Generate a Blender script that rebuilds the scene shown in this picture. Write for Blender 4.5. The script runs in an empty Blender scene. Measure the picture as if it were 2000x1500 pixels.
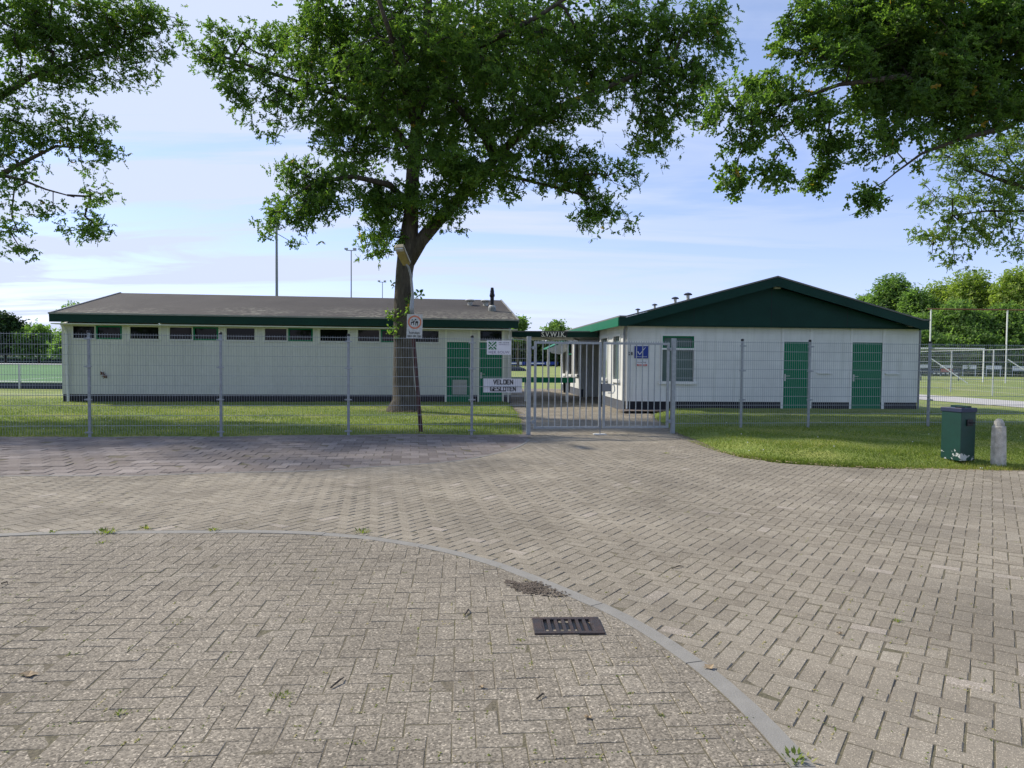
import bpy, math, random
import numpy as np
from mathutils import Vector, Matrix, Euler
random.seed(7); rng = np.random.default_rng(11)
R = math.radians
S = bpy.context.scene
COL = S.collection

# ------------------------------------------------------------------ camera
CH = 1.63; FPX = 1387.0
cam_d = bpy.data.cameras.new('camera'); cam = bpy.data.objects.new('camera', cam_d); COL.objects.link(cam)
cam_d.sensor_width = 36; cam_d.lens = FPX * 36 / 2000; cam_d.clip_start = 0.05; cam_d.clip_end = 3000
PITCH = math.atan(50 / FPX); ROLL = 0.0085
CM = Matrix.Translation((0, 0, CH)) @ Matrix.Rotation(math.pi / 2 - PITCH, 4, 'X') @ Matrix.Rotation(ROLL, 4, 'Z')
cam.matrix_world = CM
S.camera = cam
S.cycles.use_denoising = True
S.cycles.max_bounces = 8; S.cycles.diffuse_bounces = 3; S.cycles.transparent_max_bounces = 12

# ------------------------------------------------------------------ light
EL = R(43); AZ = math.atan2(-0.90, 0.44)            # towards the sun: left and a little behind the buildings
SUN = Vector((math.sin(AZ) * math.cos(EL), math.cos(AZ) * math.cos(EL), math.sin(EL)))
sun_d = bpy.data.lights.new('sun', 'SUN'); sun_d.energy = 3.4; sun_d.angle = R(2.2); sun_d.color = (1, 0.93, 0.82)
sun = bpy.data.objects.new('sun', sun_d); COL.objects.link(sun); sun.location = (-30, 15, 40)
sun.rotation_euler = (-SUN).to_track_quat('-Z', 'Y').to_euler()
S.view_settings.view_transform = 'Standard'; S.view_settings.look = 'None'
S.view_settings.exposure = 0.50; S.view_settings.gamma = 1.0

W = bpy.data.worlds.new('World'); S.world = W; W.use_nodes = True
nt = W.node_tree; nt.nodes.clear()
def N(t, nt_=None, **kw):
    n = (nt_ or nt).nodes.new(t)
    for k, v in kw.items(): setattr(n, k, v)
    return n
def math_node(t, op, a, b=None, clamp=False):
    m = t.nodes.new('ShaderNodeMath'); m.operation = op; m.use_clamp = clamp
    for i, v in enumerate((a, b)):
        if v is None: continue
        if isinstance(v, (int, float)): m.inputs[i].default_value = v
        else: t.links.new(v, m.inputs[i])
    return m.outputs[0]
sky = N('ShaderNodeTexSky', sky_type='NISHITA', sun_disc=False, sun_elevation=EL, sun_rotation=AZ,
        air_density=1.0, dust_density=0.15, ozone_density=2.0)
tc = N('ShaderNodeTexCoord'); sep = N('ShaderNodeSeparateXYZ'); nt.links.new(tc.outputs['Generated'], sep.inputs[0])
zc = math_node(nt, 'ADD', math_node(nt, 'MAXIMUM', sep.outputs[2], 0.0), 0.10)
px_ = math_node(nt, 'DIVIDE', sep.outputs[0], zc); py_ = math_node(nt, 'DIVIDE', sep.outputs[1], zc)
def cloud(rot, scl, scale, detail, dist, lo, hi, off=0.0):
    cmb = N('ShaderNodeCombineXYZ'); nt.links.new(px_, cmb.inputs[0]); nt.links.new(py_, cmb.inputs[1]); cmb.inputs[2].default_value = off
    mp = N('ShaderNodeMapping'); mp.inputs['Rotation'].default_value = (0, 0, R(rot)); mp.inputs['Scale'].default_value = scl
    nt.links.new(cmb.outputs[0], mp.inputs[0])
    nz = N('ShaderNodeTexNoise'); nz.inputs['Scale'].default_value = scale; nz.inputs['Detail'].default_value = detail
    nz.inputs['Roughness'].default_value = 0.58; nz.inputs['Distortion'].default_value = dist
    nt.links.new(mp.outputs[0], nz.inputs[0])
    mr = N('ShaderNodeMapRange', interpolation_type='SMOOTHSTEP'); mr.inputs[1].default_value = lo; mr.inputs[2].default_value = hi
    nt.links.new(nz.outputs[0], mr.inputs[0])
    return mr.outputs[0]
c1 = cloud(24, (0.40, 1.25, 1), 0.85, 10, 1.1, 0.43, 0.60, 3.1)
c2 = cloud(14, (0.30, 2.0, 1), 2.1, 9, 0.6, 0.42, 0.68, 8.3)
left = math_node(nt, 'MULTIPLY', math_node(nt, 'SUBTRACT', 0.28, sep.outputs[0]), 1.05)
m1 = math_node(nt, 'ADD', math_node(nt, 'MULTIPLY', c1, 0.66), math_node(nt, 'MULTIPLY', c2, 0.26))
m2 = math_node(nt, 'ADD', math_node(nt, 'MULTIPLY', m1, math_node(nt, 'ADD', left, 0.65)), math_node(nt, 'MULTIPLY', left, 0.22))
mask = math_node(nt, 'MINIMUM', math_node(nt, 'MAXIMUM', m2, 0.12), 0.93)
hz = math_node(nt, 'MULTIPLY', math_node(nt, 'SUBTRACT', 1.0, math_node(nt, 'MULTIPLY', sep.outputs[2], 4.5), True), 0.12)
mask = math_node(nt, 'ADD', mask, hz, True)
tint = N('ShaderNodeMix', data_type='RGBA', blend_type='MULTIPLY'); tint.inputs[0].default_value = 1.0
nt.links.new(sky.outputs[0], tint.inputs[6]); tint.inputs[7].default_value = (1.40, 1.22, 1.40, 1)
lowr = N('ShaderNodeMapRange'); nt.links.new(sep.outputs[2], lowr.inputs[0]); lowr.inputs[1].default_value = 0.0; lowr.inputs[2].default_value = 0.42
lowc = N('ShaderNodeMix', data_type='RGBA'); nt.links.new(lowr.outputs[0], lowc.inputs[0]); lowc.inputs[6].default_value = (0.74, 0.72, 1.10, 1); lowc.inputs[7].default_value = (1.22, 1.08, 1.12, 1)
nt.links.new(lowc.outputs[2], tint.inputs[7])
mix = N('ShaderNodeMix', data_type='RGBA'); nt.links.new(mask, mix.inputs[0])
nt.links.new(tint.outputs[2], mix.inputs[6]); mix.inputs[7].default_value = (4.0, 4.5, 5.9, 1)
bg = N('ShaderNodeBackground'); bg.inputs[1].default_value = 0.128; nt.links.new(mix.outputs[2], bg.inputs[0])
out = N('ShaderNodeOutputWorld'); nt.links.new(bg.outputs[0], out.inputs[0])

# ------------------------------------------------------------------ helpers
def ray(u, v):
    d = CM.to_3x3() @ Vector(((u - 1000) / FPX, -(v - 750) / FPX, -1))
    return d
def at(u, v, z=0.0):
    d = ray(u, v); t = (z - CH) / d.z; return Vector((0, 0, CH)) + d * t
def atY(u, v, Y):
    d = ray(u, v); return Vector((0, 0, CH)) + d * (Y / d.y)
class Frame:
    def __init__(s, o, ang): s.o = Vector(o); s.a = ang; s.u = Vector((math.cos(ang), math.sin(ang), 0)); s.v = Vector((-math.sin(ang), math.cos(ang), 0))
    def face(s, u, v, yl=0.0):       # photo point -> local x, z on the vertical plane y = yl
        d = ray(u, v); c = Vector((0, 0, CH)); p0 = s.o + s.v * yl
        t = (p0 - c).dot(s.v) / d.dot(s.v); p = c + d * t - s.o
        return p.dot(s.u), p.z
    def side(s, u, v, xl=0.0):       # -> local y, z on the plane x = xl
        d = ray(u, v); c = Vector((0, 0, CH)); p0 = s.o + s.u * xl
        t = (p0 - c).dot(s.u) / d.dot(s.u); p = c + d * t - s.o
        return p.dot(s.v), p.z
    def loc(s, w): p = Vector(w) - s.o; return Vector((p.dot(s.u), p.dot(s.v), p.z))
    def glob(s, x, y, z=0): return s.o + s.u * x + s.v * y + Vector((0, 0, z))

def tag(o, label=None, cat=None, group=None, kind=None):
    if label: o['label'] = label
    if cat: o['category'] = cat
    if group: o['group'] = group
    if kind: o['kind'] = kind
    return o
def empty(name, loc=(0, 0, 0), rz=0, label=None, cat=None, group=None):
    o = bpy.data.objects.new(name, None); COL.objects.link(o); o.location = loc; o.rotation_euler = (0, 0, rz)
    o.empty_display_size = 0.3
    return tag(o, label, cat, group)
def copy_tree(o, parent=None):
    c = o.copy(); COL.objects.link(c)
    if parent: c.parent = parent
    for ch in list(o.children): copy_tree(ch, c)
    return c
class MB:
    def __init__(s): s.v = []; s.f = []
    def poly(s, pts):
        n = len(s.v); s.v += [tuple(p) for p in pts]; s.f.append(tuple(range(n, n + len(pts)))); return s
    def box(s, x0, x1, y0, y1, z0, z1):
        n = len(s.v)
        s.v += [(x0, y0, z0), (x1, y0, z0), (x1, y1, z0), (x0, y1, z0), (x0, y0, z1), (x1, y0, z1), (x1, y1, z1), (x0, y1, z1)]
        s.f += [(n, n+3, n+2, n+1), (n+4, n+5, n+6, n+7), (n, n+1, n+5, n+4), (n+1, n+2, n+6, n+5), (n+2, n+3, n+7, n+6), (n+3, n, n+4, n+7)]
        return s
    def hexa(s, a, b):     # two matching quads, a then b
        n = len(s.v); s.v += [tuple(p) for p in a] + [tuple(p) for p in b]
        s.f += [(n+3, n+2, n+1, n), (n+4, n+5, n+6, n+7)] + [(n+i, n+(i+1) % 4, n+4+(i+1) % 4, n+4+i) for i in range(4)]
        return s
    def prism(s, pts, d):  # polygon extruded by vector d
        n = len(s.v); k = len(pts); d = Vector(d)
        s.v += [tuple(p) for p in pts] + [tuple(Vector(p) + d) for p in pts]
        s.f += [tuple(range(n + k - 1, n - 1, -1)), tuple(range(n + k, n + 2 * k))] + [(n+i, n+(i+1) % k, n+k+(i+1) % k, n+k+i) for i in range(k)]
        return s
    def tube(s, p0, p1, r0, r1=None, k=8, caps=True):
        return s.path([p0, p1], [r0, r0 if r1 is None else r1], k, caps)
    def path(s, pts, rs, k=8, caps=True):
        pts = [Vector(p) for p in pts]; n0 = len(s.v); ref = None
        for i, p in enumerate(pts):
            t = (pts[min(i+1, len(pts)-1)] - pts[max(i-1, 0)]).normalized()
            if ref is None: ref = Vector((1, 0, 0)) if abs(t.x) < 0.8 else Vector((0, 1, 0))
            a = (ref - t * ref.dot(t)).normalized(); ref = a; b = t.cross(a)
            for j in range(k):
                an = 2 * math.pi * (j + .5) / k; s.v.append(tuple(p + (a * math.cos(an) + b * math.sin(an)) * rs[i]))
        for i in range(len(pts) - 1):
            for j in range(k):
                a0 = n0 + i * k + j; a1 = n0 + i * k + (j + 1) % k; s.f.append((a0, a1, a1 + k, a0 + k))
        if caps: s.f.append(tuple(range(n0 + k - 1, n0 - 1, -1))); s.f.append(tuple(range(n0 + (len(pts)-1) * k, n0 + len(pts) * k)))
        return s
    def lathe(s, c, prof, k=16):   # prof: (r, z) from bottom up
        return s.path([(c[0], c[1], c[2] + z) for r, z in prof], [r for r, z in prof], k)
    def build(s, name, mat, parent=None, smooth=False, bevel=0):
        m = bpy.data.meshes.new(name); m.from_pydata(s.v, [], s.f); m.update()
        if smooth:
            m.polygons.foreach_set('use_smooth', [True] * len(m.polygons))
        m.materials.append(mat)
        o = bpy.data.objects.new(name, m); COL.objects.link(o)
        if parent: o.parent = parent
        if bevel:
            b = o.modifiers.new('b', 'BEVEL'); b.width = bevel; b.segments = 2; b.limit_method = 'ANGLE'
        return o
def np_mesh(name, V, F, mat, parent=None, attr=None, smooth=False):
    V = np.asarray(V, dtype=np.float32); F = np.asarray(F, dtype=np.int32); k = F.shape[1]
    m = bpy.data.meshes.new(name); m.vertices.add(len(V)); m.vertices.foreach_set('co', V.ravel())
    m.loops.add(F.size); m.loops.foreach_set('vertex_index', F.ravel())
    m.polygons.add(len(F)); m.polygons.foreach_set('loop_start', np.arange(0, F.size, k, dtype=np.int32))
    if attr is not None:
        a = m.attributes.new('tint', 'FLOAT', 'POINT'); a.data.foreach_set('value', np.asarray(attr, dtype=np.float32))
    m.update(calc_edges=True); m.validate()
    if smooth: m.polygons.foreach_set('use_smooth', [True] * len(m.polygons))
    m.materials.append(mat); o = bpy.data.objects.new(name, m); COL.objects.link(o)
    if parent: o.parent = parent
    return o
def text(name, s, size, mat, parent, loc, rot=(math.pi / 2, 0, 0), ext=0.002, offset=0.0, sx=1.0, align='CENTER', shear=0, spacing=1.0):
    c = bpy.data.curves.new(name, 'FONT'); c.body = s; c.size = size; c.extrude = ext; c.offset = offset; c.align_x = align; c.align_y = 'CENTER'
    c.shear = shear; c.space_character = spacing; c.resolution_u = 3
    tmp = bpy.data.objects.new('tmp', c); COL.objects.link(tmp); dg = bpy.context.evaluated_depsgraph_get()
    me = bpy.data.meshes.new_from_object(tmp.evaluated_get(dg)); bpy.data.objects.remove(tmp); me.materials.clear(); me.materials.append(mat)
    o = bpy.data.objects.new(name, me); COL.objects.link(o); o.parent = parent
    o.location = loc; o.rotation_euler = rot; o.scale = (sx, 1, 1); return o

# ------------------------------------------------------------------ materials
def mat(name, col, rough=0.7, metal=0.0, spec=0.4, var=0.0, vscale=3.0, col2=None, bump=0.0, bscale=60.0, coords='Object', stretch=(1, 1, 1), fine=0.0, fscale=80.0):
    m = bpy.data.materials.new(name); m.use_nodes = True; t = m.node_tree; p = t.nodes['Principled BSDF']
    p.inputs['Roughness'].default_value = rough; p.inputs['Metallic'].default_value = metal; p.inputs['Specular IOR Level'].default_value = spec
    c = (*col, 1); p.inputs['Base Color'].default_value = c
    tcn = t.nodes.new('ShaderNodeTexCoord'); mp = t.nodes.new('ShaderNodeMapping'); mp.inputs['Scale'].default_value = stretch
    t.links.new(tcn.outputs[coords], mp.inputs[0])
    last = None
    if var > 0 or col2:
        nz = t.nodes.new('ShaderNodeTexNoise'); nz.inputs['Scale'].default_value = vscale; nz.inputs['Detail'].default_value = 8; nz.inputs['Roughness'].default_value = 0.62
        t.links.new(mp.outputs[0], nz.inputs[0])
        mr = t.nodes.new('ShaderNodeMapRange'); mr.inputs[1].default_value = 0.32; mr.inputs[2].default_value = 0.68; t.links.new(nz.outputs[0], mr.inputs[0])
        mx = t.nodes.new('ShaderNodeMix'); mx.data_type = 'RGBA'; t.links.new(mr.outputs[0], mx.inputs[0])
        c2 = col2 or tuple(x * (1 - var) for x in col)
        mx.inputs[6].default_value = c; mx.inputs[7].default_value = (*c2, 1); last = mx.outputs[2]
    if fine > 0:
        nz = t.nodes.new('ShaderNodeTexNoise'); nz.inputs['Scale'].default_value = fscale; nz.inputs['Detail'].default_value = 3
        t.links.new(mp.outputs[0], nz.inputs[0])
        mr = t.nodes.new('ShaderNodeMapRange'); mr.inputs[1].default_value = 0.3; mr.inputs[2].default_value = 0.7; mr.inputs[3].default_value = 1 - fine; mr.inputs[4].default_value = 1 + fine
        t.links.new(nz.outputs[0], mr.inputs[0])
        mx = t.nodes.new('ShaderNodeMix'); mx.data_type = 'RGBA'; mx.blend_type = 'MULTIPLY'; mx.inputs[0].default_value = 1
        if last: t.links.new(last, mx.inputs[6])
        else: mx.inputs[6].default_value = c
        t.links.new(mr.outputs[0], mx.inputs[7]); last = mx.outputs[2]
    if last: t.links.new(last, p.inputs['Base Color'])
    if bump > 0:
        nz = t.nodes.new('ShaderNodeTexNoise'); nz.inputs['Scale'].default_value = bscale; nz.inputs['Detail'].default_value = 5
        t.links.new(mp.outputs[0], nz.inputs[0]); b = t.nodes.new('ShaderNodeBump'); b.inputs['Strength'].default_value = bump; b.inputs['Distance'].default_value = 0.02
        t.links.new(nz.outputs[0], b.inputs['Height']); t.links.new(b.outputs[0], p.inputs['Normal'])
    return m
def attr_mat(name, stops, rough=0.6, transl=0.0, tcol=(0.2, 0.35, 0.03), spec=0.3, speck=0.0, bump=0.0, sscale=260, sbright=1.9, patch=0.0):
    m = bpy.data.materials.new(name); m.use_nodes = True; t = m.node_tree; p = t.nodes['Principled BSDF']
    p.inputs['Roughness'].default_value = rough; p.inputs['Specular IOR Level'].default_value = spec
    a = t.nodes.new('ShaderNodeAttribute'); a.attribute_name = 'tint'
    r = t.nodes.new('ShaderNodeValToRGB'); t.links.new(a.outputs['Fac'], r.inputs[0])
    e = r.color_ramp.elements
    while len(e) < len(stops): e.new(0.5)
    for i, (x, c) in enumerate(stops): e[i].position = x; e[i].color = (*c, 1)
    col = r.outputs[0]
    tcn = t.nodes.new('ShaderNodeTexCoord')
    if patch:
        nz = t.nodes.new('ShaderNodeTexNoise'); nz.inputs['Scale'].default_value = 0.8; nz.inputs['Detail'].default_value = 9; nz.inputs['Roughness'].default_value = .6
        t.links.new(tcn.outputs['Object'], nz.inputs[0])
        mr = t.nodes.new('ShaderNodeMapRange'); mr.inputs[1].default_value = .3; mr.inputs[2].default_value = .7; mr.inputs[3].default_value = 1 - patch; mr.inputs[4].default_value = 1 + patch
        t.links.new(nz.outputs[0], mr.inputs[0])
        mx = t.nodes.new('ShaderNodeMix'); mx.data_type = 'RGBA'; mx.blend_type = 'MULTIPLY'; mx.inputs[0].default_value = 1
        t.links.new(col, mx.inputs[6]); t.links.new(mr.outputs[0], mx.inputs[7]); col = mx.outputs[2]
    if speck:
        vo = t.nodes.new('ShaderNodeTexVoronoi'); vo.inputs['Scale'].default_value = sscale; t.links.new(tcn.outputs['Object'], vo.inputs[0])
        sp = t.nodes.new('ShaderNodeSeparateColor'); t.links.new(vo.outputs['Color'], sp.inputs[0])
        mr = t.nodes.new('ShaderNodeMapRange'); mr.inputs[1].default_value = 0; mr.inputs[2].default_value = 1; mr.inputs[3].default_value = 1 - speck; mr.inputs[4].default_value = 1 + speck * .55
        t.links.new(sp.outputs[0], mr.inputs[0])
        gt = math_node(t, 'GREATER_THAN', sp.outputs[1], 0.93); ml = math_node(t, 'MULTIPLY', gt, sbright - 1); ad = math_node(t, 'ADD', mr.outputs[0], ml)
        mx = t.nodes.new('ShaderNodeMix'); mx.data_type = 'RGBA'; mx.blend_type = 'MULTIPLY'; mx.inputs[0].default_value = 1
        t.links.new(col, mx.inputs[6]); t.links.new(ad, mx.inputs[7]); col = mx.outputs[2]
        if bump:
            b = t.nodes.new('ShaderNodeBump'); b.inputs['Strength'].default_value = bump; b.inputs['Distance'].default_value = 0.004
            nz = t.nodes.new('ShaderNodeTexNoise'); nz.inputs['Scale'].default_value = sscale * .6; nz.inputs['Detail'].default_value = 3
            t.links.new(tcn.outputs['Object'], nz.inputs[0]); t.links.new(nz.outputs[0], b.inputs['Height']); t.links.new(b.outputs[0], p.inputs['Normal'])
    t.links.new(col, p.inputs['Base Color'])
    if transl:
        tr = t.nodes.new('ShaderNodeBsdfTranslucent'); mx = t.nodes.new('ShaderNodeMix'); mx.data_type = 'RGBA'; mx.blend_type = 'MULTIPLY'; mx.inputs[0].default_value = 1
        t.links.new(col, mx.inputs[6]); mx.inputs[7].default_value = (*tcol, 1); t.links.new(mx.outputs[2], tr.inputs[0])
        ms = t.nodes.new('ShaderNodeMixShader'); ms.inputs[0].default_value = transl
        t.links.new(p.outputs[0], ms.inputs[1]); t.links.new(tr.outputs[0], ms.inputs[2]); t.links.new(ms.outputs[0], t.nodes['Material Output'].inputs[0])
    return m
M = {}
M['cream'] = mat('cream_board', (0.60, 0.61, 0.55), 0.55, var=0.12, vscale=0.8, stretch=(1, 1, .35), fine=0.04, fscale=12)
M['cream_trim'] = mat('cream_trim', (0.70, 0.72, 0.62), 0.5, var=0.06, vscale=2)
M['green_dark'] = mat('dark_green_paint', (0.006, 0.045, 0.033), 0.55, var=0.25, vscale=1.2, spec=0.2, fine=.08, fscale=20)
M['green'] = mat('green_paint', (0.003, 0.165, 0.072), 0.5, var=0.12, vscale=2, spec=0.2)
M['black'] = mat('black_plinth', (0.010, 0.010, 0.016), 0.6, var=0.3, vscale=5)
M['grey_plinth'] = mat('grey_plinth', (0.10, 0.11, 0.13), 0.7, var=0.2, vscale=4)
M['galv'] = mat('galvanised_steel', (0.36, 0.39, 0.41), 0.45, metal=0.35, var=0.22, vscale=14, fine=.06, fscale=60)
M['galv_far'] = mat('far_galvanised_steel', (0.55, 0.57, 0.58), 0.5, metal=0.3, var=.1)
M['cap'] = mat('black_plastic', (0.012, 0.012, 0.014), 0.4)
M['white'] = mat('white_paint', (0.78, 0.78, 0.74), 0.5, var=.08, vscale=5)
M['offwhite'] = mat('weathered_white', (0.62, 0.62, 0.58), 0.55, var=.18, vscale=9)
M['gutter'] = mat('grey_gutter', (0.30, 0.31, 0.29), 0.5, var=.25, vscale=3)
M['pvc'] = mat('grey_pipe', (0.22, 0.23, 0.24), 0.45, var=.15)
M['pvc_light'] = mat('light_pipe', (0.62, 0.63, 0.60), 0.4)
M['rust'] = mat('red_brown_paint', (0.085, 0.022, 0.018), 0.6, var=.5, vscale=14, col2=(0.04, 0.018, 0.014))
M['rustbar'] = mat('rusty_steel', (0.20, 0.085, 0.05), 0.8, var=.4, vscale=3)
M['ink'] = mat('black_ink', (0.01, 0.01, 0.012), 0.5)
M['letter'] = mat('cream_letter', (0.85, 0.82, 0.70), 0.5)
M['blue'] = mat('blue_sign', (0.006, 0.035, 0.26), 0.35)
M['plate'] = mat('white_sign_plate', (0.74, 0.74, 0.76), 0.35, var=.08, vscale=6)
M['plate_old'] = mat('aged_sign_plate', (0.58, 0.60, 0.56), 0.5, var=.35, vscale=16, col2=(0.40, 0.40, 0.34))
M['sign_green'] = mat('sign_green', (0.03, 0.17, 0.06), 0.4)
M['purple'] = mat('purple_grey_letter', (0.22, 0.18, 0.28), 0.4)
M['ring'] = mat('faded_red', (0.62, 0.19, 0.09), 0.5, var=.2, vscale=20)
M['redtext'] = mat('red_print', (0.5, 0.12, 0.10), 0.5)
M['curtain'] = mat('pale_curtain', (0.45, 0.46, 0.42), 0.9)
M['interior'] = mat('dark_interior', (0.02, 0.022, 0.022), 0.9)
M['concrete'] = mat('kerb_concrete', (0.275, 0.262, 0.23), 0.9, var=.18, vscale=6, bump=.15, bscale=120, fine=.12, fscale=220)
M['stone'] = mat('bollard_concrete', (0.66, 0.63, 0.55), 0.9, col2=(0.34, 0.32, 0.26), vscale=9, bump=.5, bscale=40, fine=.15, fscale=90)
M['iron'] = mat('cast_iron', (0.05, 0.048, 0.05), 0.55, metal=.35, col2=(0.085, 0.058, 0.048), vscale=14, bump=.25, bscale=150)
M['net'] = mat('net_cord', (0.45, 0.50, 0.48), 0.8)
M['lampglass'] = mat('yellowed_diffuser', (0.40, 0.32, 0.12), 0.35, var=.3, vscale=12)
M['lamptop'] = mat('lamp_housing', (0.38, 0.33, 0.20), 0.5, var=.2, vscale=12)
M['path'] = mat('light_concrete_path', (0.50, 0.48, 0.44), 0.9, var=.15, vscale=1.5, fine=.08, fscale=30)
M['turf'] = mat('artificial_turf', (0.07, 0.19, 0.05), 0.9, var=.12, vscale=.1, fine=.05, fscale=3)
M['navy'] = mat('navy_board', (0.02, 0.03, 0.06), 0.6, var=.2)
M['brown'] = mat('brown_glaze', (0.16, 0.07, 0.03), 0.5, var=.5, vscale=40)
M['soil'] = mat('dark_soil', (0.10, 0.078, 0.058), 0.95, col2=(0.16, 0.13, 0.10), vscale=30, bump=.8, bscale=90)
M['deadleaf'] = mat('dead_leaf', (0.40, 0.30, 0.18), 0.8, var=.4, vscale=30)
M['bird'] = mat('chipped_paint', (0.62, 0.64, 0.62), 0.7, var=.2, vscale=30)
def glass(name, col=(0.004, 0.005, 0.006), rough=0.03):
    m = mat(name, col, rough, spec=0.5); m.node_tree.nodes['Principled BSDF'].inputs['IOR'].default_value = 1.27; return m
M['glass'] = glass('window_glass')
# venetian blinds behind glass
def blinds():
    m = glass('blind_glass', (0.1, 0.15, 0.13), 0.08); t = m.node_tree; p = t.nodes['Principled BSDF']
    tcn = t.nodes.new('ShaderNodeTexCoord'); w = t.nodes.new('ShaderNodeTexWave'); w.wave_type = 'BANDS'; w.bands_direction = 'Z'
    w.inputs['Scale'].default_value = 9; w.inputs['Distortion'].default_value = .3; t.links.new(tcn.outputs['Object'], w.inputs[0])
    r = t.nodes.new('ShaderNodeValToRGB'); r.color_ramp.elements[0].color = (0.035, 0.06, 0.055, 1); r.color_ramp.elements[1].color = (0.17, 0.24, 0.22, 1)
    t.links.new(w.outputs[0], r.inputs[0]); t.links.new(r.outputs[0], p.inputs['Base Color']); return m
M['blinds'] = blinds()
# painted blockwork
def blockwork():
    m = mat('painted_blockwork', (0.70, 0.72, 0.69), 0.6); t = m.node_tree; p = t.nodes['Principled BSDF']
    tcn = t.nodes.new('ShaderNodeTexCoord'); sp = t.nodes.new('ShaderNodeSeparateXYZ'); t.links.new(tcn.outputs['Object'], sp.inputs[0])
    cm = t.nodes.new('ShaderNodeCombineXYZ'); t.links.new(math_node(t, 'ADD', sp.outputs[0], sp.outputs[1]), cm.inputs[0]); t.links.new(sp.outputs[2], cm.inputs[1])
    b = t.nodes.new('ShaderNodeTexBrick'); t.links.new(cm.outputs[0], b.inputs[0]); b.inputs['Scale'].default_value = 1
    b.inputs['Brick Width'].default_value = .40; b.inputs['Row Height'].default_value = .20; b.inputs['Mortar Size'].default_value = .006; b.inputs['Mortar Smooth'].default_value = .6
    b.inputs['Color1'].default_value = (0.74, 0.745, 0.70, 1); b.inputs['Color2'].default_value = (0.715, 0.72, 0.68, 1); b.inputs['Mortar'].default_value = (0.66, 0.665, 0.63, 1)
    nz = t.nodes.new('ShaderNodeTexNoise'); nz.inputs['Scale'].default_value = 1.2; nz.inputs['Detail'].default_value = 8; t.links.new(tcn.outputs['Object'], nz.inputs[0])
    mr = t.nodes.new('ShaderNodeMapRange'); mr.inputs[1].default_value = .3; mr.inputs[2].default_value = .7; mr.inputs[3].default_value = .9; mr.inputs[4].default_value = 1.06; t.links.new(nz.outputs[0], mr.inputs[0])
    mx = t.nodes.new('ShaderNodeMix'); mx.data_type = 'RGBA'; mx.blend_type = 'MULTIPLY'; mx.inputs[0].default_value = 1
    t.links.new(b.outputs[0], mx.inputs[6]); t.links.new(mr.outputs[0], mx.inputs[7])
    mp = t.nodes.new('ShaderNodeMapping'); mp.inputs['Scale'].default_value = (5, 5, .35); t.links.new(tcn.outputs['Object'], mp.inputs[0]); n3 = t.nodes.new('ShaderNodeTexNoise'); n3.inputs['Scale'].default_value = 1.3; n3.inputs['Detail'].default_value = 7; t.links.new(mp.outputs[0], n3.inputs[0])
    m3 = t.nodes.new('ShaderNodeMapRange'); m3.inputs[1].default_value = .50; m3.inputs[2].default_value = .72; m3.inputs[4].default_value = .30; t.links.new(n3.outputs[0], m3.inputs[0])
    x3 = t.nodes.new('ShaderNodeMix'); x3.data_type = 'RGBA'; t.links.new(m3.outputs[0], x3.inputs[0]); t.links.new(mx.outputs[2], x3.inputs[6]); x3.inputs[7].default_value = (.42, .44, .36, 1); t.links.new(x3.outputs[2], p.inputs['Base Color'])
    bp = t.nodes.new('ShaderNodeBump'); bp.inputs['Strength'].default_value = .2; bp.inputs['Distance'].default_value = .006; bp.invert = True
    t.links.new(b.outputs['Fac'], bp.inputs['Height']); t.links.new(bp.outputs[0], p.inputs['Normal']); return m
M['block'] = blockwork()
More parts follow.
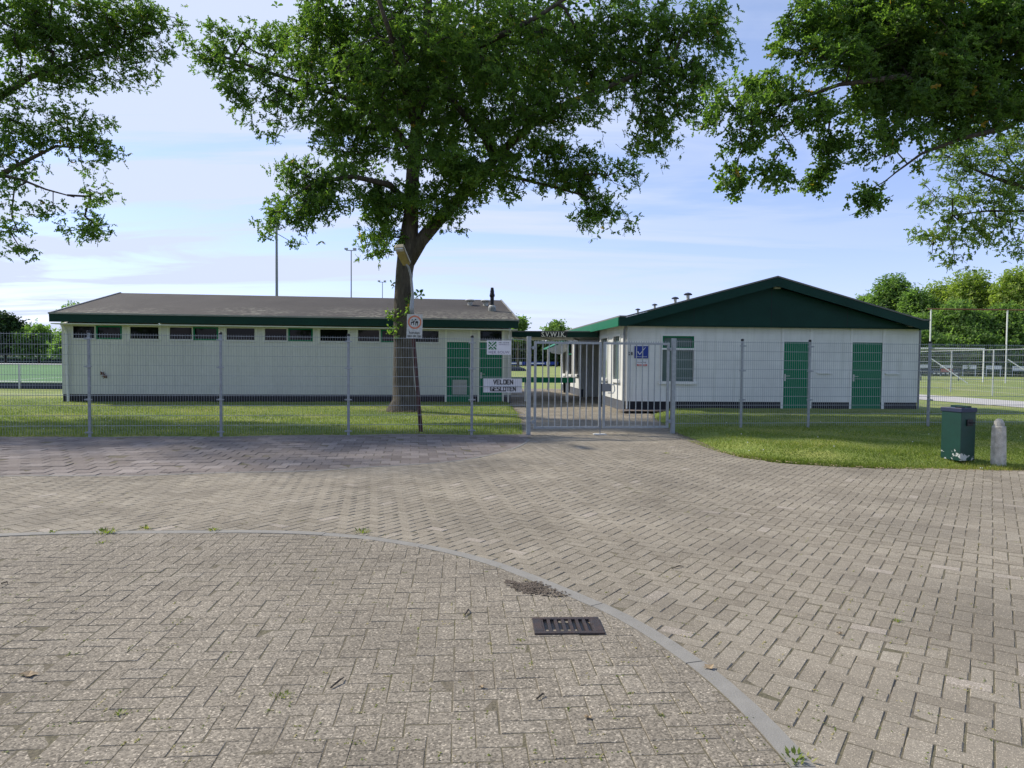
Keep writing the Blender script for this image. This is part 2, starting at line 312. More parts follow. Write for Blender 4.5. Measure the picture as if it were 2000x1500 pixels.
# bitumen roof with lichen
def roofmat(name, base, base2, lichen):
    m = mat(name, base, 0.85); t = m.node_tree; p = t.nodes['Principled BSDF']; tcn = t.nodes.new('ShaderNodeTexCoord')
    def nz(scale, detail, st=(1, 1, 1)):
        mp = t.nodes.new('ShaderNodeMapping'); mp.inputs['Scale'].default_value = st; t.links.new(tcn.outputs['Object'], mp.inputs[0])
        n = t.nodes.new('ShaderNodeTexNoise'); n.inputs['Scale'].default_value = scale; n.inputs['Detail'].default_value = detail; n.inputs['Roughness'].default_value = .65; t.links.new(mp.outputs[0], n.inputs[0]); return n.outputs[0]
    def mr(x, a, b):
        r = t.nodes.new('ShaderNodeMapRange'); r.inputs[1].default_value = a; r.inputs[2].default_value = b; t.links.new(x, r.inputs[0]); return r.outputs[0]
    def mx(f, a, b):
        n = t.nodes.new('ShaderNodeMix'); n.data_type = 'RGBA'; t.links.new(f, n.inputs[0])
        for i, c in ((6, a), (7, b)):
            if isinstance(c, tuple): n.inputs[i].default_value = (*c, 1)
            else: t.links.new(c, n.inputs[i])
        return n.outputs[2]
    c = mx(mr(nz(.9, 8, (1, .5, 1)), .3, .7), base, base2)
    sp = t.nodes.new('ShaderNodeSeparateXYZ'); t.links.new(tcn.outputs['Object'], sp.inputs[0])
    # felt seams every metre
    fr = math_node(t, 'FRACT', math_node(t, 'ADD', math_node(t, 'MULTIPLY', sp.outputs[0], 0.95), math_node(t, 'MULTIPLY', nz(1.5, 2), .06)))
    seam = math_node(t, 'LESS_THAN', fr, .03); seam = math_node(t, 'MULTIPLY', seam, .35)
    c = mx(seam, c, (0.04, 0.036, 0.034))
    if lichen:
        low = mr(sp.outputs[1], 2.4, -0.4)
        l = math_node(t, 'MULTIPLY', mr(nz(5, 10), .48, .58), math_node(t, 'MULTIPLY', mr(nz(.35, 4), .42, .60), low), True)
        edge = math_node(t, 'MULTIPLY', mr(nz(7, 10), .46, .56), math_node(t, 'MULTIPLY', mr(sp.outputs[0], 11.5, 15.2), low), True)
        c = mx(math_node(t, 'MAXIMUM', l, edge), c, lichen)
    t.links.new(c, p.inputs['Base Color'])
    b = t.nodes.new('ShaderNodeBump'); b.inputs['Strength'].default_value = .3; b.inputs['Distance'].default_value = .02; t.links.new(nz(25, 5), b.inputs['Height']); t.links.new(b.outputs[0], p.inputs['Normal'])
    return m
M['roof'] = roofmat('bitumen_roof', (0.034, 0.028, 0.023), (0.056, 0.048, 0.040), (0.24, 0.23, 0.18))
M['roof_grey'] = roofmat('grey_roof', (0.16, 0.16, 0.155), (0.20, 0.20, 0.195), None)
# bark
def bark():
    m = mat('oak_bark', (0.10, 0.085, 0.062), 0.95, col2=(0.045, 0.038, 0.028), vscale=10, stretch=(1, 1, .18), fine=.2, fscale=30); t = m.node_tree; p = t.nodes['Principled BSDF']
    tcn = t.nodes.new('ShaderNodeTexCoord'); mp = t.nodes.new('ShaderNodeMapping'); mp.inputs['Scale'].default_value = (1, 1, .14); t.links.new(tcn.outputs['Object'], mp.inputs[0])
    v = t.nodes.new('ShaderNodeTexVoronoi'); v.feature = 'DISTANCE_TO_EDGE'; v.inputs['Scale'].default_value = 22; t.links.new(mp.outputs[0], v.inputs[0])
    b = t.nodes.new('ShaderNodeBump'); b.inputs['Strength'].default_value = .9; b.inputs['Distance'].default_value = .03; t.links.new(v.outputs[0], b.inputs['Height']); t.links.new(b.outputs[0], p.inputs['Normal']); return m
M['bark'] = bark()
M['twig'] = mat('dark_twig', (0.055, 0.045, 0.035), 0.9, var=.3, vscale=10)
M['leaf'] = attr_mat('oak_leaf', [(0, (0.062, 0.118, 0.032)), (.55, (0.115, 0.200, 0.050)), (.97, (0.20, 0.29, 0.07)), (1, (0.34, 0.22, 0.05))], .42, .52, (2.0, 2.15, .8))
M['leaf_light'] = attr_mat('sunlit_leaf', [(0, (0.10, 0.16, 0.05)), (.6, (0.18, 0.26, 0.08)), (1, (0.32, 0.33, 0.10))], .5, .5, (1.9, 2.1, .8))
M['leaf_far'] = attr_mat('far_leaf', [(0, (0.10, 0.16, 0.055)), (.5, (0.16, 0.24, 0.08)), (1, (0.24, 0.32, 0.12))], .7, .55, (1.6, 1.9, .8))
M['leaf_willow'] = attr_mat('yellow_green_leaf', [(0, (0.18, 0.24, 0.065)), (.5, (0.28, 0.35, 0.09)), (1, (0.40, 0.44, 0.15))], .7, .55, (1.5, 1.7, .7))
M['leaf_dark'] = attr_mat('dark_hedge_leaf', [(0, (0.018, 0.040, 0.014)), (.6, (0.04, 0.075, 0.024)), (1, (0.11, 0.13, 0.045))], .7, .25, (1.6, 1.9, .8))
M['blade'] = attr_mat('grass_blade', [(0, (0.085, 0.125, 0.024)), (.5, (0.165, 0.215, 0.042)), (.8, (0.29, 0.31, 0.07)), (1, (0.44, 0.37, 0.18))], .6, .35, (1.7, 1.9, .7))
def grassmat(name, a, b, c):
    m = mat(name, a, 0.95); t = m.node_tree; p = t.nodes['Principled BSDF']; tcn = t.nodes.new('ShaderNodeTexCoord')
    def nz(s, d):
        n = t.nodes.new('ShaderNodeTexNoise'); n.inputs['Scale'].default_value = s; n.inputs['Detail'].default_value = d; n.inputs['Roughness'].default_value = .65; t.links.new(tcn.outputs['Object'], n.inputs[0]); return n.outputs[0]
    r = t.nodes.new('ShaderNodeValToRGB'); t.links.new(nz(.35, 10), r.inputs[0]); e = r.color_ramp.elements; e.new(.5)
    for i, (x, cc) in enumerate(((.35, a), (.5, b), (.68, c))): e[i].position = x; e[i].color = (*cc, 1)
    mr = t.nodes.new('ShaderNodeMapRange'); mr.inputs[1].default_value = .3; mr.inputs[2].default_value = .7; mr.inputs[3].default_value = .6; mr.inputs[4].default_value = 1.35; t.links.new(nz(22, 4), mr.inputs[0])
    mx = t.nodes.new('ShaderNodeMix'); mx.data_type = 'RGBA'; mx.blend_type = 'MULTIPLY'; mx.inputs[0].default_value = 1; t.links.new(r.outputs[0], mx.inputs[6]); t.links.new(mr.outputs[0], mx.inputs[7]); t.links.new(mx.outputs[2], p.inputs['Base Color'])
    bp = t.nodes.new('ShaderNodeBump'); bp.inputs['Strength'].default_value = .6; bp.inputs['Distance'].default_value = .05; t.links.new(nz(30, 3), bp.inputs['Height']); t.links.new(bp.outputs[0], p.inputs['Normal']); return m
M['grass'] = grassmat('lawn_grass', (0.12, 0.17, 0.03), (0.185, 0.24, 0.045), (0.31, 0.31, 0.08))
M['field'] = grassmat('field_grass', (0.17, 0.23, 0.055), (0.24, 0.29, 0.075), (0.33, 0.32, 0.12))
M['brickB'] = attr_mat('tan_paver', [(0, (0.222, 0.192, 0.144)), (.5, (0.262, 0.229, 0.174)), (.93, (0.298, 0.263, 0.203)), (1, (0.325, 0.283, 0.228))], .9, speck=.28, bump=.35, sscale=240, patch=.22)
M['brickA'] = attr_mat('washed_out_paver', [(0, (0.230, 0.200, 0.153)), (.5, (0.254, 0.222, 0.171)), (1, (0.278, 0.245, 0.191))], .95, speck=.50, bump=.7, sscale=120, sbright=1.8, patch=.20)
M['tileC'] = attr_mat('purple_grey_tile', [(0, (0.165, 0.138, 0.120)), (.5, (0.205, 0.176, 0.156)), (1, (0.265, 0.230, 0.205))], .9, speck=.25, bump=.3, sscale=240, patch=.16)
M['joint'] = mat('joint_sand', (0.165, 0.138, 0.104), 0.98, col2=(0.120, 0.110, 0.060), vscale=1.6, bump=.5, bscale=80, fine=.3, fscale=60)

# ------------------------------------------------------------------ ground layout
def poly2(pts, z=0): return [at(u, v, z) for u, v in pts]
K1 = [at(u, v) for u, v in [(-260, 1050), (0, 1046), (200, 1042), (420, 1039), (560, 1041), (700, 1049), (800, 1062), (880, 1077), (940, 1092), (1010, 1114), (1120, 1160), (1200, 1196), (1260, 1230), (1330, 1277), (1390, 1324), (1440, 1369), (1480, 1408), (1530, 1464), (1565, 1502)]]
e = (K1[-1] - K1[-3]).normalized(); K1 += [K1[-1] + e * .5 + Vector((-.05, 0, 0)), K1[-1] + e * 1.2 + Vector((-.25, 0, 0))]
K1 = [Vector((K1[0].x - 8, K1[0].y - .25, 0))] + K1
K2 = [at(u, v) for u, v in [(0, 931), (200, 930), (350, 926), (541, 921), (640, 916), (714, 911), (790, 909), (885, 901), (926, 895), (981, 885), (1017, 871), (1034, 857)]]
K2 = [Vector((K2[0].x - 9, K2[0].y - .4, 0))] + K2
def smooth_line(P, it=2):
    for _ in range(it):
        Q = [P[0]]
        for a, b in zip(P[:-1], P[1:]): Q += [a.lerp(b, .25), a.lerp(b, .75)]
        P = Q + [P[-1]]
    return P
K1 = smooth_line(K1); K2 = smooth_line(K2)
# fence line: left part, gate, right part
def fence_Y(x, base=15.115, m=.139): return base + m * x
LAWN_R = [at(u, v) for u, v in [(1262, 803), (1275, 815), (1290, 832), (1313, 849), (1345, 862), (1400, 880), (1450, 892), (1520, 902), (1620, 909), (1720, 915), (1850, 919), (2000, 920), (2200, 922), (2600, 930)]]
LAWN_L = [at(u, v) for u, v in [(1030, 852), (1030, 830), (1028, 808), (1018, 795), (1004, 787)]]
K1a = np.array([(p.x, p.y) for p in K1]); K2a = np.array([(p.x, p.y) for p in K2]); LRa = np.array([(p.x, p.y) for p in LAWN_R])
def nearest(Pl, x, y):
    A = Pl[:-1]; B = Pl[1:]; D = B - A; P = np.array((x, y)); t = np.clip(((P - A) * D).sum(1) / (D * D).sum(1), 0, 1)
    Q = A + D * t[:, None]; d = np.hypot(*(P - Q).T); i = d.argmin(); dn = D[i] / np.hypot(*D[i]); nrm = np.array((-dn[1], dn[0]))   # left-hand normal
    return d[i] * (1 if ((P - Q[i]) @ nrm) >= 0 else -1), Q[i], nrm
def clip(poly, q, n, off):     # keep the side where (p-q).n >= off
    outp = []; k = len(poly)
    for i in range(k):
        a, b = poly[i], poly[(i + 1) % k]; da = (a - q) @ n - off; db = (b - q) @ n - off
        if da >= 0: outp.append(a)
        if (da >= 0) != (db >= 0): outp.append(a + (b - a) * (da / (da - db)))
    return outp
def parts(name, boxes, m, par):
    for b in boxes: MB().box(*b).build(name, m, par)
class Bricks:
    def __init__(s): s.v = []; s.f = []; s.t = []
    def add(s, poly, z, tint, bev=.005, depth=.0058):
        k = len(poly)
        if k < 3: return
        P = np.array(poly); c = P.mean(0); ar = 0.5 * abs(np.dot(P[:, 0], np.roll(P[:, 1], 1)) - np.dot(P[:, 1], np.roll(P[:, 0], 1)))
        if ar < .0012: return
        D = c - P; L = np.hypot(D[:, 0], D[:, 1])[:, None]; I = P + D / L * bev * 1.3
        tx, ty = np.clip(rng.normal(0, .006, 2), -.012, .012); n = len(s.v)
        for p in P: s.v.append((p[0], p[1], z - depth))
        for p in I: s.v.append((p[0], p[1], z + (p[0] - c[0]) * tx + (p[1] - c[1]) * ty))
        s.f.append(tuple(range(n + k, n + 2 * k)))
        for i in range(k): j = (i + 1) % k; s.f.append((n + i, n + j, n + k + j, n + k + i))
        s.t += [tint] * (2 * k)
    def build(s, name, m):
        me = bpy.data.meshes.new(name); me.from_pydata(s.v, [], s.f); a = me.attributes.new('tint', 'FLOAT', 'POINT'); a.data.foreach_set('value', s.t)
        me.materials.append(m); o = bpy.data.objects.new(name, me); COL.objects.link(o); return tag(o, kind='structure')
def herringbone(ang, x0, x1, y0, y1, fn, L=.21, g=.0028):
    w = L / 2; ca, sa = math.cos(ang), math.sin(ang); c = np.array(((x0 + x1) / 2, (y0 + y1) / 2)); rad = math.hypot(x1 - x0, y1 - y0) / 2 / w + 3
    n = int(rad) + 2
    for i in range(-n, n + 1):
        for j in range(-n, n + 1):
            k = (i - j) % 4          # horizontal brick covers cells (i,j),(i+1,j) when k==0 ; vertical covers (i,j),(i,j+1) when k==2... 
            if k == 0: r = (i * w, (i + 2) * w, j * w, (j + 1) * w)
            elif k == 3: r = (i * w, (i + 1) * w, j * w, (j + 2) * w)
            else: continue
            q = [(r[0] + g, r[2] + g), (r[1] - g, r[2] + g), (r[1] - g, r[3] - g), (r[0] + g, r[3] - g)]
            cx = c[0] + ca * (r[0] + r[1]) / 2 - sa * (r[2] + r[3]) / 2; cy = c[1] + sa * (r[0] + r[1]) / 2 + ca * (r[2] + r[3]) / 2
            if not (x0 < cx < x1 and y0 < cy < y1): continue
            jit = rng.normal(0, .0015, 2)
            fn([np.array((c[0] + ca * a - sa * b, c[1] + sa * a + ca * b)) + jit for a, b in q], cx, cy)
def wav(x, y): return .012 * math.sin(x * .9 + 1) * math.sin(y * .7) + .006 * math.sin(x * 2.3 + y * 1.7)
KW = .050
BA, BB, BC = Bricks(), Bricks(), Bricks()
def view_ok(x, y): return abs(x) < .80 * y + 2.0
FN = Vector((-.139, 1, 0)).normalized()
def in_path(x, y):      # paved area beyond the fence: between the two lawns
    return False
def put_B(poly, cx, cy):
    if not view_ok(cx, cy): return
    if cy > 24 and not (-1 < cx < 3.7): return
    d1, q1, n1 = nearest(K1a, cx, cy)
    if d1 < -.16: return                      # right-hand side of K1 = inside
    if abs(d1) < .3: poly = clip(poly, q1, n1, KW + .004)
    if cx < 1.2:
        d2, q2, n2 = nearest(K2a, cx, cy)
        if cy < 15.6 and cx < .45:
            if d2 > .16: return
            if abs(d2) < .3: poly = clip(poly, q2, -n2, .03)
    if cx > 1.8:
        d3, q3, n3 = nearest(LRa, cx, cy)
        if d3 > .05: return                   # under the lawn
    if cy > 15.3 and cx < .3: 
        return
    t = float(np.clip(rng.normal(.45, .18), 0, .95)); t = .97 + .03 * rng.random() if rng.random() < .012 else t
    BB.add(poly, (wav(cx, cy) if cy < 24.5 else 0) + float(np.clip(rng.normal(0, .0010), -.0016, .0024)), t)
dcen_ = at(1108, 1227); DCA, DSA = math.cos(.01), math.sin(.01)
def put_A(poly, cx, cy):
    if not view_ok(cx, cy): return
    d1, q1, n1 = nearest(K1a, cx, cy)
    if d1 > .16: return
    if abs((cx - dcen_.x) * DCA + (cy - dcen_.y) * DSA) < .24 and abs(-(cx - dcen_.x) * DSA + (cy - dcen_.y) * DCA) < .15: poly = poly if not (abs((cx - dcen_.x) * DCA + (cy - dcen_.y) * DSA) < .17 and abs(-(cx - dcen_.x) * DSA + (cy - dcen_.y) * DCA) < .09) else []
    if abs(d1) < .3: poly = clip(poly, q1, -n1, KW + .004)
    BA.add(poly, wav(cx, cy) + float(np.clip(rng.normal(0, .0006), -.0009, .001)), float(np.clip(rng.normal(.45, .2), 0, 1)), bev=.004, depth=.0034)
herringbone(R(56), -14, 16, 2.2, 38.5, put_B)
herringbone(R(4), -8, 3.5, 1.9, 7.2, put_A, g=.0016)
fa = math.atan(.139)
for r in range(-40, 40):
    for i in range(-70, 12):
        L = .30; x = i * L + (L / 2 if r % 2 else 0) ; y = r * L; ca, sa = math.cos(fa), math.sin(fa)
        cx, cy = ca * x - sa * y, 15.115 + sa * x + ca * y - .2
        if not (-15 < cx < 1 and 9 < cy < 15.9): continue
        if cy > fence_Y(cx) + .12: continue
        d2, q2, n2 = nearest(K2a, cx, cy)
        if d2 < -.22 or cx > .42: continue
        jit = rng.normal(0, .002, 2)
        q = [np.array((cx + ca * a - sa * b, cy + sa * a + ca * b)) + jit for a, b in ((-.146, -.146), (.146, -.146), (.146, .146), (-.146, .146))]
        if abs(d2) < .35: q = clip(q, q2, n2, .03)
        BC.add(q, wav(cx, cy) + .001 + rng.normal(0, .002), float(np.clip(rng.normal(.45, .25), 0, 1)))
# beyond the gate: path bricks
BP = Bricks()
def put_P(poly, cx, cy):
    if cy < 15.3: return
    if cx < .3 and cy < 27.2:
        lx = np.interp(cy, [15.3, 18.5, 20.5, 24.0, 27.2], [.30, .36, .33, .10, -.1])
        if cx < lx: return
    if cx < -3: return
    if cx > .3: return      # the rest comes from the main field of bricks
    BB.add(poly, (wav(cx, cy) if cy < 24.5 else 0) + rng.normal(0, .0018), float(np.clip(rng.normal(.4, .22), 0, .95)))
herringbone(R(56), -14, 16, 2.2, 38.5, put_P)
BA.build('paving_inner_court', M['brickA']); BB.build('paving_main', M['brickB']); BC.build('paving_pavement', M['tileC'])

def grid_surface(name, x0, x1, y0, y1, st, hf, mat_):
    xs = np.arange(x0, x1 + st, st); ys = np.arange(y0, y1 + st, st); V = [(x, y, hf(x, y)) for y in ys for x in xs]; n = len(xs)
    F = [(j * n + i, j * n + i + 1, (j + 1) * n + i + 1, (j + 1) * n + i) for j in range(len(ys) - 1) for i in range(n - 1)]
    return tag(np_mesh(name, V, F, mat_, smooth=True), kind='structure')
# joint sand bed under all bricks
tag(MB().poly([(-40, -25, -.032), (40, -25, -.032), (40, 9, -.032), (16, 9.0, -.032), (4.2, 22.5, -.032), (4.2, 39, -.032), (-3, 39, -.032), (-3, 26, -.032), (-.5, 16, -.032), (-30, 10.9, -.032), (-40, 9.5, -.032)]).build('paving_bed', M['joint']), kind='structure')
grid_surface('paving_joints', -16, 17, 1.6, 24.5, .25, lambda x, y: wav(x, y) - (.0034 if nearest(K1a, x, y)[0] > 0 else .0021), M['joint'])
tag(MB().poly([(-1.2, 24.5, -.0075), (3.6, 24.5, -.0075), (3.2, 38.5, -.0075), (-3, 38.5, -.0075), (-3, 27.4, -.0075), (-1.2, 26.6, -.0075)]).build('paving_joints', M['joint']), kind='structure')
# large ground sheet reaching the horizon
tag(MB().poly([(-1500, -300, -.06), (1500, -300, -.06), (1500, 2500, -.06), (-1500, 2500, -.06)]).build('ground', M['field']), kind='structure')
RZ = .12
def h_right(x, y):
    d, _, _ = nearest(LRa, x, y)
    base = -.05 + (.05 + RZ) * min(1, max(0, (d + .10) / .9)) if d > -.10 else -.05
    if d > 0: base += .010 * math.sin(3.1 * x + 1.3 * y) * math.sin(2.2 * y - x) * min(1, d)
    return base
grid_surface('lawn_right', 2.2, 32, 10.2, 23.2, .16, h_right, M['grass'])
def left_edge(y): return float(np.interp(y, [15.0, 18.5, 20.5, 24.0, 27.2], [.26, .30, .27, .05, -.15]))
def h_left(x, y):
    ed = fence_Y(x) + .06; d = min(y - ed, left_edge(y) - x)
    return -.05 if d < -.08 else -.05 + .085 * min(1, (d + .08) / .25) + .008 * math.sin(2.7 * x) * math.sin(2.1 * y)
grid_surface('lawn_left', -34, 1.2, 10.4, 27, .16, h_left, M['grass'])
# kerbs
def kerb(name, P, w, h, mat_, seg=1.0, gap=.006, up=.004):
    mb = MB(); L = [0]
    for a, b in zip(P[:-1], P[1:]): L.append(L[-1] + (b - a).length)
    tot = L[-1]; L = np.array(L); X = np.array([p.x for p in P]); Y = np.array([p.y for p in P])
    def pt(s): return np.array((np.interp(s, L, X), np.interp(s, L, Y)))
    s = 0
    while s < tot:
        e2 = min(s + seg, tot); ss = np.linspace(s + gap / 2, e2 - gap / 2, 5); off = rng.normal(0, .004); dz = rng.normal(0, .0015)
        top = []; bot = []
        for q in ss:
            p = pt(q); t = pt(q + .02) - pt(q - .02); t /= np.hypot(*t) + 1e-9; n = np.array((-t[1], t[0]))
            a, b = p + n * (w + off), p - n * (w - off); z = wav(*p) + up + dz; top.append(((a[0], a[1], z), (b[0], b[1], z)))
        for (a, b), (c, d) in zip(top[:-1], top[1:]):
            mb.poly([b, d, c, a])
            mb.poly([a, c, (c[0], c[1], c[2] - .05), (a[0], a[1], a[2] - .05)]); mb.poly([d, b, (b[0], b[1], b[2] - .05), (d[0], d[1], d[2] - .05)])
        for (a, b) in (top[0], top[-1]): mb.poly([a, b, (b[0], b[1], b[2] - .05), (a[0], a[1], a[2] - .05)])
        s = e2
    return tag(mb.build(name, mat_), kind='structure')
kerb('kerb_curved', K1, KW, .05, M['concrete'])
kerb('kerb_band', K2, .027, .05, M['concrete'], up=.002)
# edging under the left fence
a0, a1 = Vector((-15, fence_Y(-15) - .02, 0)), Vector((.40, fence_Y(.40) - .02, 0))
kerb('kerb_edging', [a0, a1], .03, .05, M['concrete'], up=.012)

# ------------------------------------------------------------------ left building
FL = Frame(at(122, 785.4, .02), math.atan(.13)); LL = FL.face(998.5, 783)[0]; DL = 10.4; HW = 2.66
lb = empty('changing_room_building', FL.o, FL.a, 'long low cream building with brown felt roof and a row of high windows', 'building')
DOORS = [(872.4, 918), (936, 981.4)]
wx = [(141, 186, 'f'), (187.6, 238, 'g'), (252.7, 311, 'f'), (330, 376, 'f'), (377.5, 426, 'g'), (441, 498.6, 'f'), (516, 561, 'f'), (563, 611, 'g'), (624, 680.6, 'f'), (698, 742, 'f'), (744, 792, 'g'), (808, 858, 'f')]
WT, WB_ = 2.60, 2.15
wins = [(FL.face(a, 640)[0], FL.face(b, 640)[0], k) for a, b, k in wx]
d1 = [FL.face(u, 720)[0] for u in DOORS[0]]; d2 = [FL.face(u, 720)[0] for u in DOORS[1]]
dtop = FL.face(895, 668)[1]
mb = MB()
segs = []; x = 0
openings = [(a, b, WB_, WT) for a, b, k in wins] + [(d1[0], d1[1], -1, dtop), (d2[0], d2[1], -1, dtop), ]
xs = sorted(set([0, LL] + [o for t in openings for o in t[:2]])); PL = .27
for a, b in zip(xs[:-1], xs[1:]):
    if b - a < 1e-4: continue
    mid = (a + b) / 2; op = [o for o in openings if o[0] < mid < o[1]]
    if not op: mb.box(a, b, 0, .10, PL, HW)
    elif op[0][2] > 0: mb.box(a, b, 0, .10, PL, WB_); mb.box(a, b, 0, .10, WT, HW)
    else:
        if op[0][0] == d2[0]: mb.box(a, b, 0, .10, HW - .05, HW)      # window above the second door
        else: mb.box(a, b, 0, .10, dtop, HW)
mb.box(0, .1, .1, DL, PL, HW); mb.box(LL - .1, LL, .1, DL, PL, HW); mb.box(.1, LL - .1, DL - .1, DL, PL, HW)
ap = HW + 1.30
for xx in (0.0, LL - .1): mb.prism([(xx, 0, HW), (xx, DL, HW), (xx, DL / 2, ap)], (.1, 0, 0))
mb.build('wall', M['cream'], lb)
# shallow vertical board joints as cover strips
mb = MB()
x = 0.3
while x < d1[0] - .1:
    mb.box(x - .012, x + .012, -.006, 0, PL, WB_ - .07); x += .30
mb.build('board_strips', M['cream'], lb)
mb = MB(); pp = [0.01] + [v for d in (d1, d2) for v in d] + [LL - .01]
parts('plinth', [(a, b, .02, .10, -.15, PL) for a, b in ((pp[0], pp[1]), (pp[2], pp[3]), (pp[4], pp[5]))] + [(.02, .1, .1, DL, -.15, PL), (LL - .1, LL - .02, .1, DL, -.15, PL)], M['black'], lb)
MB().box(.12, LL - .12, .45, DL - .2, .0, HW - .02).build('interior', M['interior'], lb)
for i, (a, b, k) in enumerate(wins):
    w = bpy.data.objects.new('window', None); COL.objects.link(w); w.parent = lb
    m_ = M['green'] if k == 'g' else M['cream_trim']; fw = .045 if k == 'g' else .022; y0 = -.02 if k == 'g' else -.008
    f = MB(); f.box(a, a + fw, y0, .06, WB_, WT).box(b - fw, b, y0, .06, WB_, WT).box(a + fw, b - fw, y0, .06, WT - fw, WT).box(a + fw, b - fw, y0, .06, WB_, WB_ + fw)
    f.build('frame', m_, w)
    p = MB().poly([(a + fw, .035, WB_ + fw), (b - fw, .035, WB_ + fw), (b - fw, .030 + .004 * (i % 3), WT - fw), (a + fw, .030 + .004 * (i % 3), WT - fw)]).build('pane', M['glass'], w)
    if k == 'f': MB().box(a - .03, b + .03, -.035, 0, WB_ - .045, WB_ - .003).build('sill', M['offwhite'], w)
# trim posts between the windows
mb = MB()
prev = 0
for i, (a, b, k) in enumerate(wins):
    if i and a - wins[i-1][1] > .1:
        parts('trim', [(wins[i-1][1] + .02, wins[i-1][1] + .05, -.01, 0, WB_ - .08, HW - .01), (a - .05, a - .02, -.01, 0, WB_ - .08, HW - .01)], M['cream_trim'], lb)
for d in (d1, d2): parts('trim', [(d[0] - .06, d[0], -.012, .0, -.12, HW - .01), (d[1], d[1] + .06, -.012, .0, -.12, HW - .01)], M['cream_trim'], lb)
parts('trim', [(d1[0], d1[1], -.012, 0, dtop, dtop + .05)], M['cream_trim'], lb)
w = bpy.data.objects.new('window', None); COL.objects.link(w); w.parent = lb; w['label'] = 'fanlight above the second green door'
zt = dtop + .06
MB().box(d2[0], d2[0] + .03, 0, .06, zt, HW - .06).box(d2[1] - .03, d2[1], 0, .06, zt, HW - .06).box(d2[0], d2[1], -.012, .06, dtop, zt).build('frame', M['cream_trim'], w)
MB().poly([(d2[0] + .03, .03, zt), (d2[1] - .03, .03, zt), (d2[1] - .03, .04, HW - .05), (d2[0] + .03, .04, HW - .05)]).build('pane', M['glass'], w)
def door(par, a, b, z0, z1, handle_left=True, grooves=0, yy=.02):
    dd = MB(); dd.box(a + .004, b - .004, yy, yy + .05, z0, z1 - .004)
    o = dd.build('door', M['green'], par)
    if grooves:
        g = MB(); n = int((b - a) / .1)
        for i in range(1, n): x = a + (b - a) * i / n; g.box(x - .004, x + .004, yy - .002, yy, z0 + .02, z1 - .02)
        g.build('board_groove', M['green_dark'], o)
    hx = a + .07 if handle_left else b - .07; s = 1 if handle_left else -1
    MB().box(hx - .022, hx + .022, yy - .012, yy - .001, z0 + .92, z0 + 1.14).tube((hx, yy - .01, z0 + 1.08), (hx, yy - .05, z0 + 1.08), .009).tube((hx, yy - .05, z0 + 1.08), (hx + s * .13, yy - .05, z0 + 1.08), .009).build('handle', M['offwhite'], o)
    return o
o = door(lb, d1[0], d1[1], -.05, dtop, grooves=1)
bpy.data.objects.remove(o.children[1] if 'handle' in o.children[1].name else o.children[0])
ga, gz = FL.face(884, 770.5); gb, gt = FL.face(912, 742)
g = MB(); g.box(ga, gb, -.005, .018, gz, gt)
g.build('vent_grille', M['curtain'], lb)
g = MB(); n = 11
for i in range(n): z = gz + .03 + (gt - gz - .06) * i / (n - 1); g.box(ga + .03, (ga + gb) / 2 - .015, -.016, -.006, z - .006, z + .006); g.box((ga + gb) / 2 + .015, gb - .03, -.016, -.006, z - .006, z + .006)
g.build('vent_slats', M['pvc'], lb)
door(lb, d2[0], d2[1], -.05, dtop, grooves=1)
# roof
OV = .42; ov = .16; zE = HW + .27; x0r, x1r = -.14, LL + ov
sl = (ap + .14 - zE) / (DL / 2 + OV)
zr = zE + sl * (DL / 2 + OV)
# pixel-checked ridge ends: the ridge stops short of nothing, plain gable with slanted verges
mb = MB()
mb.hexa([(x0r, -OV, zE), (x1r, -OV, zE), (x1r, DL / 2, zr), (x0r, DL / 2, zr)], [(x0r, -OV, zE + .05), (x1r, -OV, zE + .05), (x1r, DL / 2, zr + .05), (x0r, DL / 2, zr + .05)])
mb.hexa([(x0r, DL / 2, zr), (x1r, DL / 2, zr), (x1r, DL + OV, zE), (x0r, DL + OV, zE)], [(x0r, DL / 2, zr + .05), (x1r, DL / 2, zr + .05), (x1r, DL + OV, zE + .05), (x0r, DL + OV, zE + .05)])
rf = mb.build('roof', M['roof'], lb)
for xx in (x0r - .05, x1r + .003):
    vg = MB(); vg.hexa([(xx, -OV, zE - .06), (xx + .05, -OV, zE - .06), (xx + .05, -OV, zE + .085), (xx, -OV, zE + .085)], [(xx, DL / 2, zr - .06), (xx + .05, DL / 2, zr - .06), (xx + .05, DL / 2, zr + .085), (xx, DL / 2, zr + .085)])
    vg.hexa([(xx, DL / 2, zr - .06), (xx + .05, DL / 2, zr - .06), (xx + .05, DL / 2, zr + .085), (xx, DL / 2, zr + .085)], [(xx, DL + OV, zE - .06), (xx + .05, DL + OV, zE - .06), (xx + .05, DL + OV, zE + .085), (xx, DL + OV, zE + .085)])
    vg.build('verge', M['gutter'], lb)
MB().box(x0r - .02, x1r + .02, -OV - .055, -OV - .002, zE - .235, zE + .02).build('fascia', M['green_dark'], lb)
MB().box(x0r, x1r, -OV, 0.0, HW - .035, HW - .003).build('soffit', M['cream_trim'], lb)
MB().box(x0r - .04, x1r + .04, -OV - .085, -OV - .004, zE + .024, zE + .075).build('gutter', M['gutter'], lb)
MB().path([(.16, -OV + .05, HW - .03), (.20, -.14, HW - .22), (.20, -.09, HW - .34), (.20, -.09, 1.2), (.23, -.09, .02)], [.045] * 5, 10).build('downpipe', M['pvc_light'], lb)
MB().path([(LL - .12, -OV + .05, HW - .03), (LL - .12, -.10, HW - .18), (LL - .12, -.07, HW - .3), (LL - .12, -.07, .0)], [.035] * 4, 8).build('downpipe', M['pvc_light'], lb)
